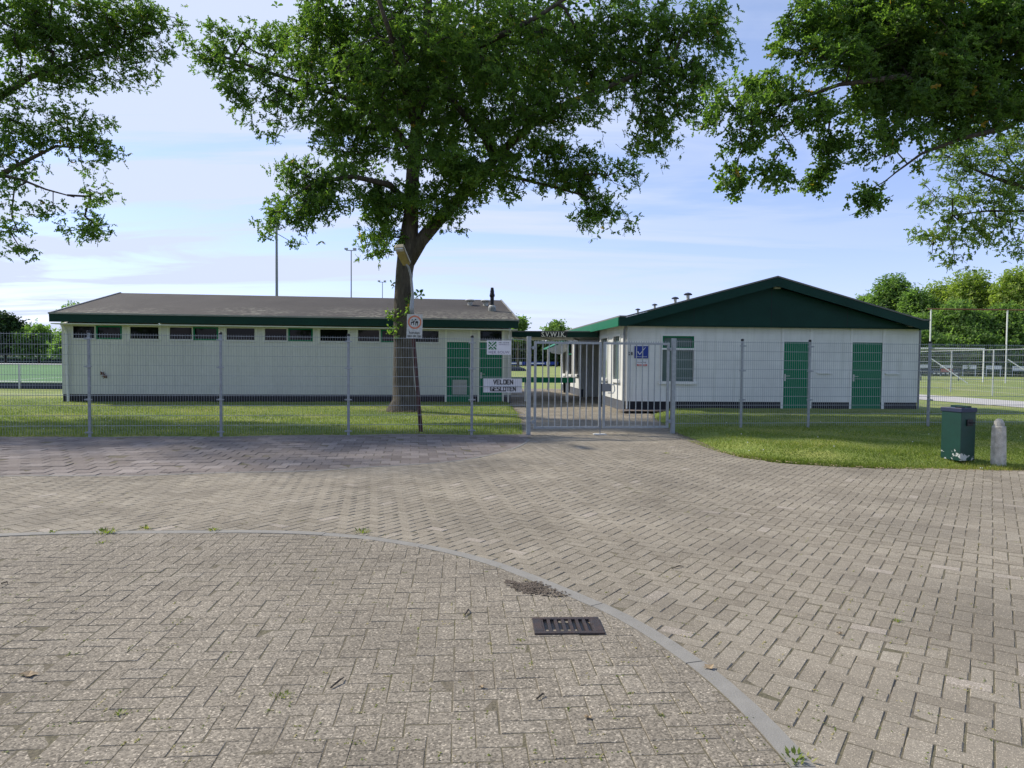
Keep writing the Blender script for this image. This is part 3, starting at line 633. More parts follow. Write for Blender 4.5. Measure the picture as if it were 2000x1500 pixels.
def on_roof(u, v):   # point of the photo -> local point on the front slope of the left roof
    c = FL.loc((0, 0, CH)); d = FL.loc(Vector((0, 0, CH)) + ray(u, v)) - c
    # plane z = zE+.05 + sl*(y+OV)
    t = (zE + .05 + sl * (c.y + OV) - c.z) / (d.z - sl * d.y); return c + d * t
for (u, v) in ((918, 596), (948.5, 597)):
    p = on_roof(u, v)
    vt = MB().lathe(p, [(.10, -.1), (.10, .13), (.13, .14), (.20, .17), (.21, .205), (.17, .23), (.03, .24)], 14).build('roof_vent', M['offwhite'], lb, smooth=False)
p = on_roof(961, 607)
fl = MB().lathe(p, [(.16, -.1), (.15, .10), (.13, .12)], 14).build('flue_base', M['gutter'], lb)
MB().lathe(p, [(.14, .121), (.14, .17), (.10, .21)], 14).build('flue_collar', M['offwhite'], fl)
MB().lathe(p, [(.075, .2), (.075, .52), (.10, .56), (.105, .60), (.08, .70), (.08, .76), (.06, .86), (.055, .9)], 14).build('flue_pipe', M['cap'], fl)
# small brown ornament on the wall
ox, oz = FL.face(202, 731.5, -.03)
mb = MB(); mb.path([(-.09, 0, .10), (-.04, -.01, .04), (0, -.015, .0), (.06, -.01, -.07), (.10, 0, -.12)], [.012, .045, .04, .05, .012], 8)
for k in range(3):
    mb.tube((-.05 + .05 * k, 0, .05 - .06 * k), (-.10 + .05 * k, -.01, -.02 - .06 * k), .008); mb.tube((-.05 + .05 * k, 0, .05 - .06 * k), (.03 + .05 * k, -.01, .09 - .06 * k), .008)
oo = mb.build('wall_ornament', M['brown'], None); oo.matrix_world = Matrix.Translation(FL.glob(ox, -.03, oz)) @ Matrix.Rotation(FL.a, 4, 'Z')
tag(oo, 'small brown insect shaped ornament fixed to the long cream wall', 'ornament')

# ------------------------------------------------------------------ right building
FR = Frame(at(1219, 798.3, RZ - .03), R(3.6)); LR = FR.face(1791, 802)[0]; DR = 15.2; g0 = 0.0
HR = FR.face(1500, 637.5)[1]; PR = FR.face(1400, 784.5)[1]
rb = empty('club_house_building', FR.o, FR.a, 'white blockwork building with dark green gable, two green doors and a blue check mark sign', 'building')
dA = [FR.face(u, 740)[0] for u in (1529.5, 1580)]; dB = [FR.face(u, 740)[0] for u in (1663.5, 1722)]
dtR = FR.face(1555, 667.5)[1]
wa, wz1 = FR.face(1294, 656); wb, wz0 = FR.face(1354, 745)
y1r, _ = FR.side(1169.5, 780); y2r, _ = FR.side(1134, 772)     # recess of the side entrance
sw = []
for (ua, ub, va, vb) in ((1198.7, 1211, 657, 741), (1174.5, 1187, 661, 738)):
    ya = FR.side(ub, 700)[0]; yb = FR.side(ua, 700)[0]; sw.append((ya, yb, FR.side((ua + ub) / 2, vb)[1], FR.side((ua + ub) / 2, va)[1]))
for (ua, ub, va, vb) in ((1100, 1106, 669, 730), (1111, 1118, 668, 731), (1124, 1130.5, 668, 731)):
    ya = FR.side(ub, 700)[0]; yb = FR.side(ua, 700)[0]; sw.append((ya, yb, FR.side((ua + ub) / 2, vb)[1], FR.side((ua + ub) / 2, va)[1]))
TK = .12
def wall_holes(mb, L0, L1, z0, z1, holes, fn):
    xs = sorted(set([L0, L1] + [h for t in holes for h in t[:2]]))
    for a, b in zip(xs[:-1], xs[1:]):
        mid = (a + b) / 2; op = [h for h in holes if h[0] < mid < h[1]]
        if not op: fn(mb, a, b, z0, z1)
        else:
            if op[0][2] > z0: fn(mb, a, b, z0, op[0][2])
            if op[0][3] < z1: fn(mb, a, b, op[0][3], z1)
mb = MB()
wall_holes(mb, 0, LR, PR, HR, [(dA[0], dA[1], -1, dtR), (dB[0], dB[1], -1, dtR), (wa, wb, wz0, wz1)], lambda m, a, b, c, d: m.box(a, b, 0, TK, c, d))
wall_holes(mb, TK, y1r, PR, HR, sw[:2], lambda m, a, b, c, d: m.box(0, TK, a, b, c, d))
wall_holes(mb, y2r, DR, PR, HR, sw[2:], lambda m, a, b, c, d: m.box(0, TK, a, b, c, d))
mb.box(LR - TK, LR, TK, DR, PR, HR); mb.box(TK, LR - TK, DR - TK, DR, PR, HR)
RD = 1.5
mb.box(TK, RD, y1r - TK, y1r, PR, HR); mb.box(TK, RD, y2r, y2r + TK, -.15, HR); mb.box(RD, RD + TK, y1r - TK, y2r + TK, -.15, HR)
mb.build('wall', M['block'], rb)
mb = MB()
parts('plinth', [(a, b, .02, TK, -.15, PR) for a, b in ((.01, dA[0]), (dA[1], dB[0]), (dB[1], LR - .01))] + [(LR - TK, LR - .02, TK, DR, -.15, PR)], M['black'], rb)
parts('plinth', [(.02, TK, TK, y1r, -.15, PR), (.02, TK, y2r, DR, -.15, PR)], M['grey_plinth'], rb)
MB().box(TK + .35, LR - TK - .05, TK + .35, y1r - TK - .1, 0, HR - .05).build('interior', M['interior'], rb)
# front window
w = bpy.data.objects.new('window', None); COL.objects.link(w); w.parent = rb; w['label'] = 'front window with blinds and green top light'
zt_ = FR.face(1320, 681)[1]
ft = .06
MB().box(wa - ft, wa, -.03, .05, wz0, wz1 + ft).box(wb, wb + ft, -.03, .05, wz0, wz1 + ft).box(wa, wb, -.03, .05, wz1, wz1 + ft).box(wa, wb, -.03, .06, zt_ - .035, zt_ + .02).build('frame', M['white'], w)
gf = .05
MB().box(wa + .003, wa + gf, -.015, .045, zt_ + .02, wz1).box(wb - gf, wb - .003, -.015, .045, zt_ + .02, wz1).box(wa + gf, wb - gf, -.015, .045, wz1 - gf, wz1 - .003).box(wa + gf, wb - gf, -.015, .045, zt_ + .022, zt_ + .06).build('top_light_frame', M['green'], w)
MB().poly([(wa, .06, wz0), (wb, .06, wz0), (wb, .06, zt_), (wa, .06, zt_)]).poly([(wa + gf, .03, zt_ + .04), (wb - gf, .03, zt_ + .04), (wb - gf, .03, wz1 - gf), (wa + gf, .03, wz1 - gf)]).build('pane', M['blinds'], w)
MB().box(wa - .10, wb + .10, -.07, .04, wz0 - .09, wz0 - .002).build('sill', M['white'], w)
for k, (ya, yb, za, zb) in enumerate(sw):
    w = bpy.data.objects.new('window', None); COL.objects.link(w); w.parent = rb
    f = .07
    fm = M['white']
    MB().box(-.03, .05, ya - f, ya, za, zb + f).box(-.03, .05, yb, yb + f, za, zb + f).box(-.03, .05, ya, yb, zb, zb + f).build('frame', fm, w)
    if k == 3: MB().box(-.02, .03, ya + .002, ya + .05, zb - .6, zb).box(-.02, .03, yb - .05, yb - .002, zb - .6, zb).box(-.02, .03, ya + .05, yb - .05, zb - .05, zb - .002).box(-.02, .03, ya + .05, yb - .05, zb - .6, zb - .55).build('top_light_frame', M['green'], w)
    MB().poly([(.06, ya, za), (.06, yb, za), (.06, yb, zb), (.06, ya, zb)]).build('pane', M['blinds'] if k < 2 else M['glass'], w)
    MB().box(-.08, .04, ya - .08, yb + .08, za - .10, za - .002).build('sill', M['white'], w)
door(rb, dA[0], dA[1], -.02, dtR); door(rb, dB[0], dB[1], -.02, dtR)
# entrance door in the recess: on the plane x = .9
ed = MB().box(.75, .80, y1r + .35, y1r + 1.25, .0, 2.15).build('entrance_door', M['green'], rb)
MB().poly([(.745, y1r + .45, 1.0), (.745, y1r + 1.15, 1.0), (.745, y1r + 1.15, 2.05), (.745, y1r + .45, 2.05)]).build('pane', M['glass'], ed)
MB().tube((.70, y1r + .42, 1.05), (.70, y1r + 1.1, 1.05), .015).build('handle', M['offwhite'], ed)
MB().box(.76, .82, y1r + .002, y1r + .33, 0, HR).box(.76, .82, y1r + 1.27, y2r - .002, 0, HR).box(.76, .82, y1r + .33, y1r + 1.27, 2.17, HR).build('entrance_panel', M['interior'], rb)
# pilaster trims beside the doors
mb = MB()
for d in (dA, dB): parts('trim', [(d[0] - .07, d[0], -.018, 0, -.05, HR - .002), (d[1], d[1] + .09, -.018, 0, -.05, HR - .002), (d[0], d[1], -.012, 0, dtR, dtR + .03)], M['white'], rb)
for (ua, ub, v) in ((1595, 1624, 728.5), (1729, 1755, 730)):
    a, z = FR.face(ua, v); b, _ = FR.face(ub, v)
    MB().box(a, b, -.05, -.004, z - .022, z + .022).build('wall_bar', M['white'], rb)
# gable roof, front fascia proud of the wall
OVF = .48
xl, zl = FR.face(1209.5, 617, -OVF); xm, zm = FR.face(1519, 538.5, -OVF); xr, zr_ = FR.face(1816, 624, -OVF)
zl = (zl + zr_) / 2 + .01; xm = (xl + xr) / 2
FT = .27                            # fascia depth
kx = .22                            # flat foot of the roof edge
def roof_prof(off): return [(xl, zl - off), (xl + kx, zl - off), (xm, zm - off), (xr - kx, zl - off), (xr, zl - off)]
mb = MB(); top = roof_prof(0); bot = roof_prof(.045)
for i in range(4):
    (a, za), (b, zb) = top[i], top[i + 1]; (_, zc1), (_, zd1) = bot[i], bot[i + 1]
    mb.hexa([(a, -OVF - .03, zc1), (b, -OVF - .03, zd1), (b, -OVF - .03, zb), (a, -OVF - .03, za)], [(a, DR + .4, zc1), (b, DR + .4, zd1), (b, DR + .4, zb), (a, DR + .4, za)])
mb.build('roof', M['roof_grey'], rb)
t1 = roof_prof(.05); t2 = roof_prof(.05 + FT)
mb = MB()
for i in range(4):
    (a, za), (b, zb) = t1[i], t1[i + 1]; (_, zc1), (_, zd1) = t2[i], t2[i + 1]
    mb.hexa([(a, -OVF - .01, zc1), (b, -OVF - .01, zd1), (b, -OVF - .01, zb), (a, -OVF - .01, za)], [(a, -OVF + .03, zc1), (b, -OVF + .03, zd1), (b, -OVF + .03, zb), (a, -OVF + .03, za)])
mb.build('fascia', M['green_dark'], rb)
MB().box(xl - .02, xl + .03, -OVF + .035, DR + .4, zl - .05 - FT, zl - .05).build('fascia', M['green'], rb)
MB().box(xr - .03, xr + .02, -OVF + .035, DR + .4, zl - .05 - FT, zl - .05).build('fascia', M['green'], rb)
# gable panel
mb = MB(); g1 = roof_prof(.05 + FT - .02)
mb.prism([(xl + .04, -.20, HR + .004), (xr - .04, -.20, HR + .004), (xr - .04, -.20, g1[4][1]), (g1[3][0], -.20, g1[3][1]), (xm, -.20, g1[2][1]), (g1[1][0], -.20, g1[1][1]), (xl + .04, -.20, g1[0][1])], (0, .05, 0))
mb.build('gable_panel', M['green_dark'], rb)
mb = MB()
for i in range(1, 8):
    x = xl + (xr - xl) * i / 8 - .05; zz = zm - .35 - abs(x - xm) * (zm - zl) / (xm - xl)
    if zz > HR + .2 and i in (2, 4, 6): parts('panel_joint', [(x - .006, x + .006, -.203, -.20, HR + .01, zz)], M['black'], rb)
MB().box(xl + .04, -.0 - 0, -.18, DR, HR + .005, HR + .03).build('soffit', M['white'], rb)
MB().box(xl + .04, xr - .04, -.15, DR + .2, HR + .035, HR + .06).build('ceiling', M['white'], rb)
lx, lz = FR.face(1518, 562, -.25)
lo = MB().box(lx - .10, lx + .10, -.30, -.204, lz - .035, lz + .03).build('gable_lamp', M['offwhite'], rb, bevel=.01)
def rprof(x): return zl + max(0, (zm - zl) * (1 - abs(x - xm) / (xm - xl - kx)))
for (u, v, yy, s) in ((1245.7, 611, 5.5, .55), (1278.6, 604, 5.5, .6), (1318.7, 592, 3.0, .72), (1343.6, 585, 3.0, .82)):
    x, z = FR.face(u, v, yy); z = rprof(x)
    MB().lathe((x, yy, z), [(.07 * s, -.05), (.07 * s, .19 * s)], 12).build('roof_vent', M['offwhite'], rb)
    MB().lathe((x, yy, z), [(.17 * s, .185 * s), (.185 * s, .22 * s), (.12 * s, .27 * s), (.02, .295 * s)], 14).build('vent_cap', M['navy'], rb)
MB().path([(-.02, -.30, HR + .02), (-.045, -.08, HR - .15), (-.045, -.06, HR - .3), (-.045, -.06, .0)], [.035] * 4, 8).build('downpipe', M['pvc'], rb)
MB().path([(.07, -.045, HR), (.07, -.045, .0)], [.03] * 2, 8).build('downpipe', M['pvc_light'], rb)
MB().path([(LR + .03, .0, HR), (LR + .03, .0, .0)], [.03] * 2, 8).build('downpipe', M['pvc'], rb)
# far awning on the side wall
ya, za = FR.side(1078, 667); 
aw = MB(); yq = 12.6
aw.hexa([(-.02, yq, 2.45), (-.02, yq + 2.4, 2.45), (-1.0, yq + 2.4, 2.0), (-1.0, yq, 2.0)], [(-.02, yq, 2.50), (-.02, yq + 2.4, 2.50), (-1.0, yq + 2.4, 2.05), (-1.0, yq, 2.05)])
aw = aw.build('awning', M['green'], rb)
MB().prism([(-1.0, yq - .005, 2.0), (-.03, yq - .005, 2.44), (-.03, yq - .005, 1.95), (-.35, yq - .005, 1.75), (-.8, yq - .005, 1.82)], (0, -.02, 0)).build('awning_side', M['white'], aw)
MB().box(-1.0, -.93, yq + .02, yq + .09, 0, 2.0).build('awning_post', M['white'], aw)
# blue sign, paper notice, house number (each fixed to the wall: things)
def wall_sign(name, fr, u0, v0, u1, v1, yl, m_, label, cat, th=.012):
    a, zt = fr.face(u0, v0, yl); b, zb = fr.face(u1, v1, yl)
    r = empty(name, fr.glob((a + b) / 2, yl, (zt + zb) / 2), fr.a, label, cat); w_, h_ = b - a, zt - zb
    MB().box(-w_ / 2, w_ / 2, -th / 2, th / 2, -h_ / 2, h_ / 2).build('plate', m_, r); return r, w_, h_
r, w_, h_ = wall_sign('check_mark_sign', FR, 1239.4, 675.8, 1265.8, 700, -.02, M['blue'], 'square blue sign with white check mark beside the house number', 'sign')
mb = MB()
for (p, q, t) in (((-.27, .05), (-.13, -.17), .035), ((-.13, -.17), (.30, .36), .03)):
    d = Vector((q[0] - p[0], 0, q[1] - p[1])).normalized(); n = Vector((-d.z, 0, d.x)) * t * w_ ; P0 = Vector((p[0] * w_, -.0095, p[1] * w_)); Q0 = Vector((q[0] * w_, -.0095, q[1] * w_))
    mb.prism([P0 - n, Q0 - n * .5, Q0 + n * .5, P0 + n], (0, -.002 - .0005 * (t < .034), 0))
mb.build('check_mark', M['plate'], r)
text('lettering', 'SPORTCLUB VEILIG', .042, M['plate'], r, (0, -.008, -.37 * h_))
r, w_, h_ = wall_sign('paper_notice', FR, 1242, 704.5, 1265, 715.6, -.02, M['plate'], 'small white notice with red line under the blue check mark sign', 'notice', .006)
MB().box(-w_ * .45, w_ * .45, -.006, -.0035, -h_ * .42, -h_ * .12).build('red_band', M['redtext'], r)
text('lettering', 'ROOKVRIJE', .055, M['ink'], r, (0, -.005, .2 * h_)); text('lettering', 'GENERATIE', .045, M['plate'], r, (0, -.0068, -.27 * h_), ext=.0005)
r, w_, h_ = wall_sign('house_number', FR, 1228, 687, 1235.5, 694.5, -.016, M['offwhite'], 'black number 28 plate on the white front wall', 'number plate', .008)
text('digits', '28', .13, M['ink'], r, (0, -.006, 0), offset=.003)

# ------------------------------------------------------------------ link canopy between the buildings with the club letters
cL = FL.glob(LL + .01, 1.1); yq_, _ = FR.side(1168.5, 650); cR = FR.glob(-.01, yq_ - .1)
d = (cR - cL); d.z = 0; ang = math.atan2(d.y, d.x); Lc = d.length
cz0 = atY(1100, 658, 26.3).z; cz1 = atY(1100, 646.5, 26.3).z
lk = empty('link_canopy', (cL.x, cL.y, 0), ang, 'flat dark green entrance canopy between the two buildings carrying white club letters', 'canopy')
MB().box(0, Lc, 0, .05, cz0, cz1 - .02).build('fascia', M['green_dark'], lk)
MB().box(-.0, Lc, -.02, 5.2, cz1 - .018, cz1 + .02).build('roof', M['roof_grey'], lk)
MB().box(0, Lc, .052, 5.1, cz0 + .02, cz0 + .05).build('ceiling', M['cream_trim'], lk)
for x in (.12, 1.2, 2.4): MB().box(x, x + .05, .06, 5.0, cz0 - .03, cz0 + .018).build('joist', M['cream_trim'], lk)
la = Vector((atY(1059, 652, 26.2).x - cL.x, 0, 0)).length; lb_ = atY(1110, 652, 26.2).x - cL.x
MB().box(la - .03, lb_ + .03, -.008, -.002, cz0 + .002, cz1 - .022).build('letter_board', M['ink'], lk)
text('lettering', 'S.V.W.I.K.', .27, M['letter'], lk, ((la + lb_) / 2, -.014, (cz0 + cz1) / 2 - .01), offset=.006, sx=.84, ext=.004)

# green barrier, bin under the canopy
bY = 27.0
pa = at(1028, 781, .0); 
b0 = atY(999, 742, bY); b1 = atY(1124, 742, bY)
gr = empty('green_barrier', (b0.x, bY, 0), 0, 'low barrier with wide green board on white posts under the canopy', 'barrier')
zt1, zb1 = atY(1080, 737, bY).z, atY(1080, 747.5, bY).z
MB().box(0, b1.x - b0.x, 0, .06, zb1, zt1).build('board', M['green'], gr)
for u in (1027, 1108): x = atY(u, 760, bY).x - b0.x; MB().box(x - .055, x + .055, .065, .15, 0, zb1 + .02).build('post', M['white'], gr)
bp = atY(1106.5, 758, bY + .45); 
bn = empty('black_bin', (bp.x, bp.y, 0), 0, 'black litter bin behind the white post of the green barrier', 'bin')
MB().lathe((0, 0, 0), [(.12, .33), (.145, .70), (.15, .72)], 12).build('bucket', M['cap'], bn)
MB().box(-.02, .02, .10, .14, 0, .5).build('bracket', M['cap'], bn)

# ------------------------------------------------------------------ fences
TOPZ = 2.03
def panel_mesh(L, z0, z1, name, parent, x0=0, dv=.05, dh=.2, rv=.0027, rh=.0060):
    mb = MB(); n = int(L / dv)
    for i in range(n + 1):
        x = x0 + (L - n * dv) / 2 + i * dv; mb.tube((x, 0, z0), (x, 0, z1 + .03), rv, k=4, caps=False)
    k = 0; z = z1
    while z > z0 - .01: mb.tube((x0, -.006, z), (x0 + L, -.006, z), rh, k=4, caps=False); mb.tube((x0, .006, z), (x0 + L, .006, z), rh, k=4, caps=False); z -= dh
    return mb.build(name, M['galv'], parent)
def fence(name, pts, zg, label, group=None, first=True, last=True, clamp_z=(.10, .75, 1.40, 1.95)):
    p0 = pts[0]; ang = math.atan2(pts[-1].y - p0.y, pts[-1].x - p0.x)
    r = empty(name, (p0.x, p0.y, 0), ang, label, 'fence')
    X = [(p - p0).length for p in pts]
    for i, x in enumerate(X):
        if (i == 0 and not first) or (i == len(X) - 1 and not last): continue
        po = MB().tube((x, .035, -.1), (x, .035, TOPZ + .04), .030, k=12).build('post', M['galv'], r, smooth=False)
        MB().lathe((x, .035, TOPZ + .04), [(.033, -.01), (.034, .025), (.02, .04)], 12).build('cap', M['cap'], po)
        mb = MB()
        for z in clamp_z:
            if z < zg: continue
            mb.box(x - .075, x + .075, -.022, -.009, z - .012, z + .012); mb.tube((x - .05, -.03, z), (x - .05, 0, z), .009, k=6); mb.tube((x + .05, -.03, z), (x + .05, 0, z), .009, k=6)
            mb.box(x - .036, x + .036, -.009, .0, z - .02, z + .02)
        mb.build('clamp', M['galv'], po)
    for a, b in zip(X[:-1], X[1:]): panel_mesh(b - a - .02, zg + .03, TOPZ, 'mesh_panel', r, a + .01)
    return r
def on_fence(u, yoff=0):
    k = (u - 1000) / FPX; x = k * (15.115 + yoff) / (1 - .139 * k); return Vector((x, fence_Y(x, 15.115 + yoff), 0))
fp = [on_fence(u) for u in (172, 430, 680, 922, 1027)]
st = (fp[1] - fp[0]); fp = [fp[0] - st * 2, fp[0] - st] + fp
fence('wire_mesh_fence', fp, .03, 'galvanised wire mesh fence on the left, in front of the long cream building', last=False)
fq = [on_fence(u) for u in (1320, 1450, 1582, 1817)]
st = (fq[3] - fq[2]).normalized() * 2.6; fq += [fq[3] + st, fq[3] + st * 2]
fence('wire_mesh_fence', fq, .13, 'galvanised wire mesh fence on the right, running over the lawn behind the green bin', first=False)

# ------------------------------------------------------------------ gate
gl = on_fence(1032.5); grt = on_fence(1315); gd = grt - gl; GL = gd.length; gang = math.atan2(gd.y, gd.x)
gate = empty('double_gate', gl, gang, 'grey steel double gate of upright bars closing the brick path', 'gate')
for x in (0, GL):
    p = MB().box(x - .045, x + .045, -.045, .045, -.05, TOPZ + .07).build('gate_post', M['galv'], gate, bevel=.006)
    s = 1 if x == 0 else -1
    for z in (.28, 1.86): MB().tube((x + s * .02, -.05, z), (x + s * .13, -.05, z), .012).box(x + s * .085 - .02, x + s * .085 + .02, -.07, -.02, z - .035, z + .035).build('hinge', M['galv'], p)
def leaf(xa, xb, nb):
    lf = bpy.data.objects.new('gate_leaf', None); COL.objects.link(lf); lf.parent = gate
    z0, z1 = .13, 2.0
    MB().box(xa, xa + .05, -.025, .025, z0, z1).box(xb - .05, xb, -.025, .025, z0, z1).box(xa + .05, xb - .05, -.023, .023, z1 - .05, z1 - .002).box(xa + .05, xb - .05, -.023, .023, z0 + .002, z0 + .045).build('frame', M['galv'], lf)
    mb = MB()
    for i in range(nb):
        x = xa + .05 + (xb - xa - .1) * (i + 1) / (nb + 1); mb.tube((x, 0, z0 + .045), (x, 0, z1 - .05), .0115, k=8, caps=False)
    o = mb.build('upright_bars', M['galv'], lf)
    mb = MB(); n = int((xb - xa) / .055)
    for i in range(n): x = xa + .03 + (xb - xa - .06) * i / (n - 1); mb.tube((x, 0, z1 - .001), (x, 0, z1 + .035), .006, .003, k=5)
    mb.build('spikes', M['galv'], lf)
    return lf
mid = GL * .497
lf = leaf(.115, mid - .01, 9)
lf2 = leaf(mid + .03, GL - .10, 9)
MB().box(mid + .002, mid + .20, -.045, .03, .93, 1.10).build('lock', M['pvc'], lf2, bevel=.004)
MB().box(mid - .02, mid + .006, -.03, .01, .60, 1.10).build('strike_plate', M['cap'], lf)
MB().path([(mid + .17, -.05, 1.08), (mid + .25, -.09, 1.08), (mid + .27, -.09, 1.02), (mid + .27, -.09, .95), (mid + .24, -.09, .90), (mid + .13, -.05, .90)], [.012] * 6, 8).build('handle', M['offwhite'], lf2)
MB().tube((mid - .03, -.03, .0), (mid - .03, -.03, .35), .01).build('drop_bolt', M['pvc'], lf)
tag(MB().box(-.13, .13, -.10, .10, -.005, .012).build('gate_stop', M['offwhite'], None), 'small pale concrete gate stop on the ground under the middle of the gate', 'gate stop').matrix_world = Matrix.Translation(gl + Vector((math.cos(gang), math.sin(gang), 0)) * (mid - .03) + Vector((0, -.03, .0))) @ Matrix.Rotation(gang, 4, 'Z')

# ------------------------------------------------------------------ signs on the fence
FF = Frame(on_fence(922), math.atan(.139))
r, w_, h_ = wall_sign('fence_builder_sign', FF, 951, 664.8, 998, 693, -.03, M['plate'], 'white sign with green woven square logo at the top of the fence', 'sign', .008)
s_ = h_ * .56; cx, cz = -w_ * .27, h_ * .14
MB().box(cx - s_ / 2, cx + s_ / 2, -.0062, -.0042, cz - s_ / 2, cz + s_ / 2).build('logo_square', M['sign_green'], r)
mb = MB(); lw = s_ * .045
def bar(x0, z0, x1, z1, y=-.0075):
    d = Vector((x1 - x0, 0, z1 - z0)).normalized(); n = Vector((-d.z, 0, d.x)) * lw
    a = Vector((cx + x0 * s_, y, cz + z0 * s_)); b = Vector((cx + x1 * s_, y, cz + z1 * s_)); mb.prism([a - n, b - n, b + n, a + n], (0, .0008, 0))
bar(-.5, .28, .28, -.5, -.0075); bar(-.28, .5, .02, .20, -.0075); bar(.12, .08, .5, -.28, -.0075); bar(.28, .5, -.15, .07, -.0085); bar(-.25, -.02, -.5, -.28, -.0085); bar(.5, .28, -.02, -.22, -.0085); bar(-.14, -.34, -.28, -.5, -.0085); bar(-.1, .5, 0, .4, -.0085)
mb.build('logo_lines', M['plate'], r)
text('lettering', 'HEK', .082, M['purple'], r, (-w_ * .27, -.0055, -h_ * .335), spacing=1.15, offset=.001)
text('lettering', 'BOUW', .078, M['purple'], r, (w_ * .19, -.0055, -h_ * .335), spacing=1.1)
text('lettering', '0181 - 32 36 80', .035, M['ink'], r, (w_ * .20, -.0055, h_ * .35)); text('lettering', 'www.hekbouw.nl', .032, M['purple'], r, (w_ * .20, -.0055, h_ * .22))
r, w_, h_ = wall_sign('pitches_closed_sign', FF, 944.3, 739, 1019, 766.5, .018, M['plate'], 'white sign reading VELDEN GESLOTEN behind the fence wires', 'sign', .008)
def block_letters(s, cw, ch, gap, th, x0, z0, m_, par):
    G = {'V': [((0, 1), (.5, 0)), ((1, 1), (.5, 0))], 'E': [((0, 0), (0, 1)), ((0, 1), (.9, 1)), ((0, .5), (.75, .5)), ((0, 0), (.9, 0))], 'L': [((0, 1), (0, 0)), ((0, 0), (.85, 0))],
         'D': [((0, 0), (0, 1)), ((0, 1), (.75, 1)), ((.75, 1), (.95, .8)), ((.95, .8), (.95, .2)), ((.95, .2), (.75, 0)), ((.75, 0), (0, 0))], 'N': [((0, 0), (0, 1)), ((0, 1), (1, 0)), ((1, 0), (1, 1))],
         'G': [((.95, 1), (0, 1)), ((0, 1), (0, 0)), ((0, 0), (.95, 0)), ((.95, 0), (.95, .45)), ((.95, .45), (.5, .45))], 'S': [((.9, 1), (0, 1)), ((0, 1), (0, .55)), ((0, .55), (.9, .45)), ((.9, .45), (.9, 0)), ((.9, 0), (0, 0))],
         'O': [((0, 0), (0, 1)), ((0, 1), (.95, 1)), ((.95, 1), (.95, 0)), ((.95, 0), (0, 0))], 'T': [((0, 1), (1, 1)), ((.5, 1), (.5, 0))]}
    mb = MB(); k = 0
    for i, c in enumerate(s):
        for (p, q) in G[c]:
            a = Vector((x0 + i * (cw + gap) + p[0] * cw, 0, z0 + p[1] * ch)); b = Vector((x0 + i * (cw + gap) + q[0] * cw, 0, z0 + q[1] * ch)); d = (b - a).normalized(); n = Vector((-d.z, 0, d.x)) * th / 2
            a -= d * th * .4; b += d * th * .4; y = -.0045 - .0003 * (k % 7); k += 1
            mb.prism([a + Vector((0, y, 0)) - n, b + Vector((0, y, 0)) - n, b + Vector((0, y, 0)) + n, a + Vector((0, y, 0)) + n], (0, -.001, 0))
    return mb.build('lettering', m_, par)
W1 = w_ * .42; cw = (w_ * .50) / 6 * .76; gp = cw * .38
block_letters('VELDEN', cw, h_ * .29, gp, cw * .42, -(6 * cw + 5 * gp) / 2 + .01, h_ * .10, M['ink'], r)
cw2 = cw * .98; gp2 = cw2 * .35
block_letters('GESLOTEN', cw2, h_ * .29, gp2, cw2 * .42, -(8 * cw2 + 7 * gp2) / 2 + .01, -h_ * .39, M['ink'], r)

# ------------------------------------------------------------------ lamp post with dog sign
lb0 = at(823, 846.5); lY = lb0.y
P = [atY(u, v, y) for u, v, y in ((822.5, 848, lY), (815, 752, lY - .02), (808, 665, lY - .04), (805, 612, lY - .05))]
P2 = [atY(u, v, y) for u, v, y in ((805, 614, lY - .05), (804, 600, lY - .06), (806, 575, lY - .07), (803, 540, lY - .10), (798, 522, lY - .22), (794, 516, lY - .34))]
lp = empty('street_lamp', lb0, 0, 'leaning street lamp with red brown lower pole standing before the oak', 'street lamp')
L_ = lambda ps: [p - lb0 for p in ps]
MB().path(L_([P[0] - Vector((0, 0, .1))] + P), [.045, .045, .042, .04, .04], 12).build('pole', M['rust'], lp, smooth=True)
MB().path(L_(P2), [.046, .046, .030, .024, .022, .022], 12).build('upper_pole', M['galv'], lp, smooth=True)
hA = atY(793.5, 514, lY - .30) - lb0; hB = atY(778.5, 482, lY - .72) - lb0
ax = (hB - hA); Lh = ax.length; ax.normalize(); sd = Vector((1, -.12, 0.05)).normalized(); up_ = sd.cross(ax).normalized(); sd = ax.cross(up_).normalized()
if up_.z < 0: up_ = -up_
def hbox(mb, s0, s1, w0, w1, u0, u1):
    A = [hA + ax * s0 + sd * (-w0) + up_ * u0, hA + ax * s0 + sd * w0 + up_ * u0, hA + ax * s0 + sd * w0 * .8 + up_ * u1, hA + ax * s0 - sd * w0 * .8 + up_ * u1]
    B = [hA + ax * s1 + sd * (-w1) + up_ * u0, hA + ax * s1 + sd * w1 + up_ * u0, hA + ax * s1 + sd * w1 * .8 + up_ * u1, hA + ax * s1 - sd * w1 * .8 + up_ * u1]
    mb.hexa(A, B)
hd = MB(); hbox(hd, -.04, Lh - .02, .088, .108, 0, .09); hd = hd.build('lamp_head', M['lamptop'], lp, bevel=.015)
hg = MB(); hbox(hg, -.02, Lh * .78, .072, .088, -.045, -.002); hg.build('diffuser', M['lampglass'], hd)
hg = MB(); hbox(hg, Lh * .79, Lh * .93, .086, .09, -.03, -.002); hg.build('end_cap', M['plate_old'], hd)
FD = Frame((lb0.x, lY - .11, 0), R(5))
r, w_, h_ = wall_sign('dog_sign', FD, 794.5, 613.5, 825, 661, 0, M['plate_old'], 'weathered white sign with orange ring about dogs, fixed to the lamp post', 'sign', .008)
r.rotation_euler = (0, R(1.5), R(5))
mb = MB(); nn = 36; ro, ri = w_ * .43, w_ * .335
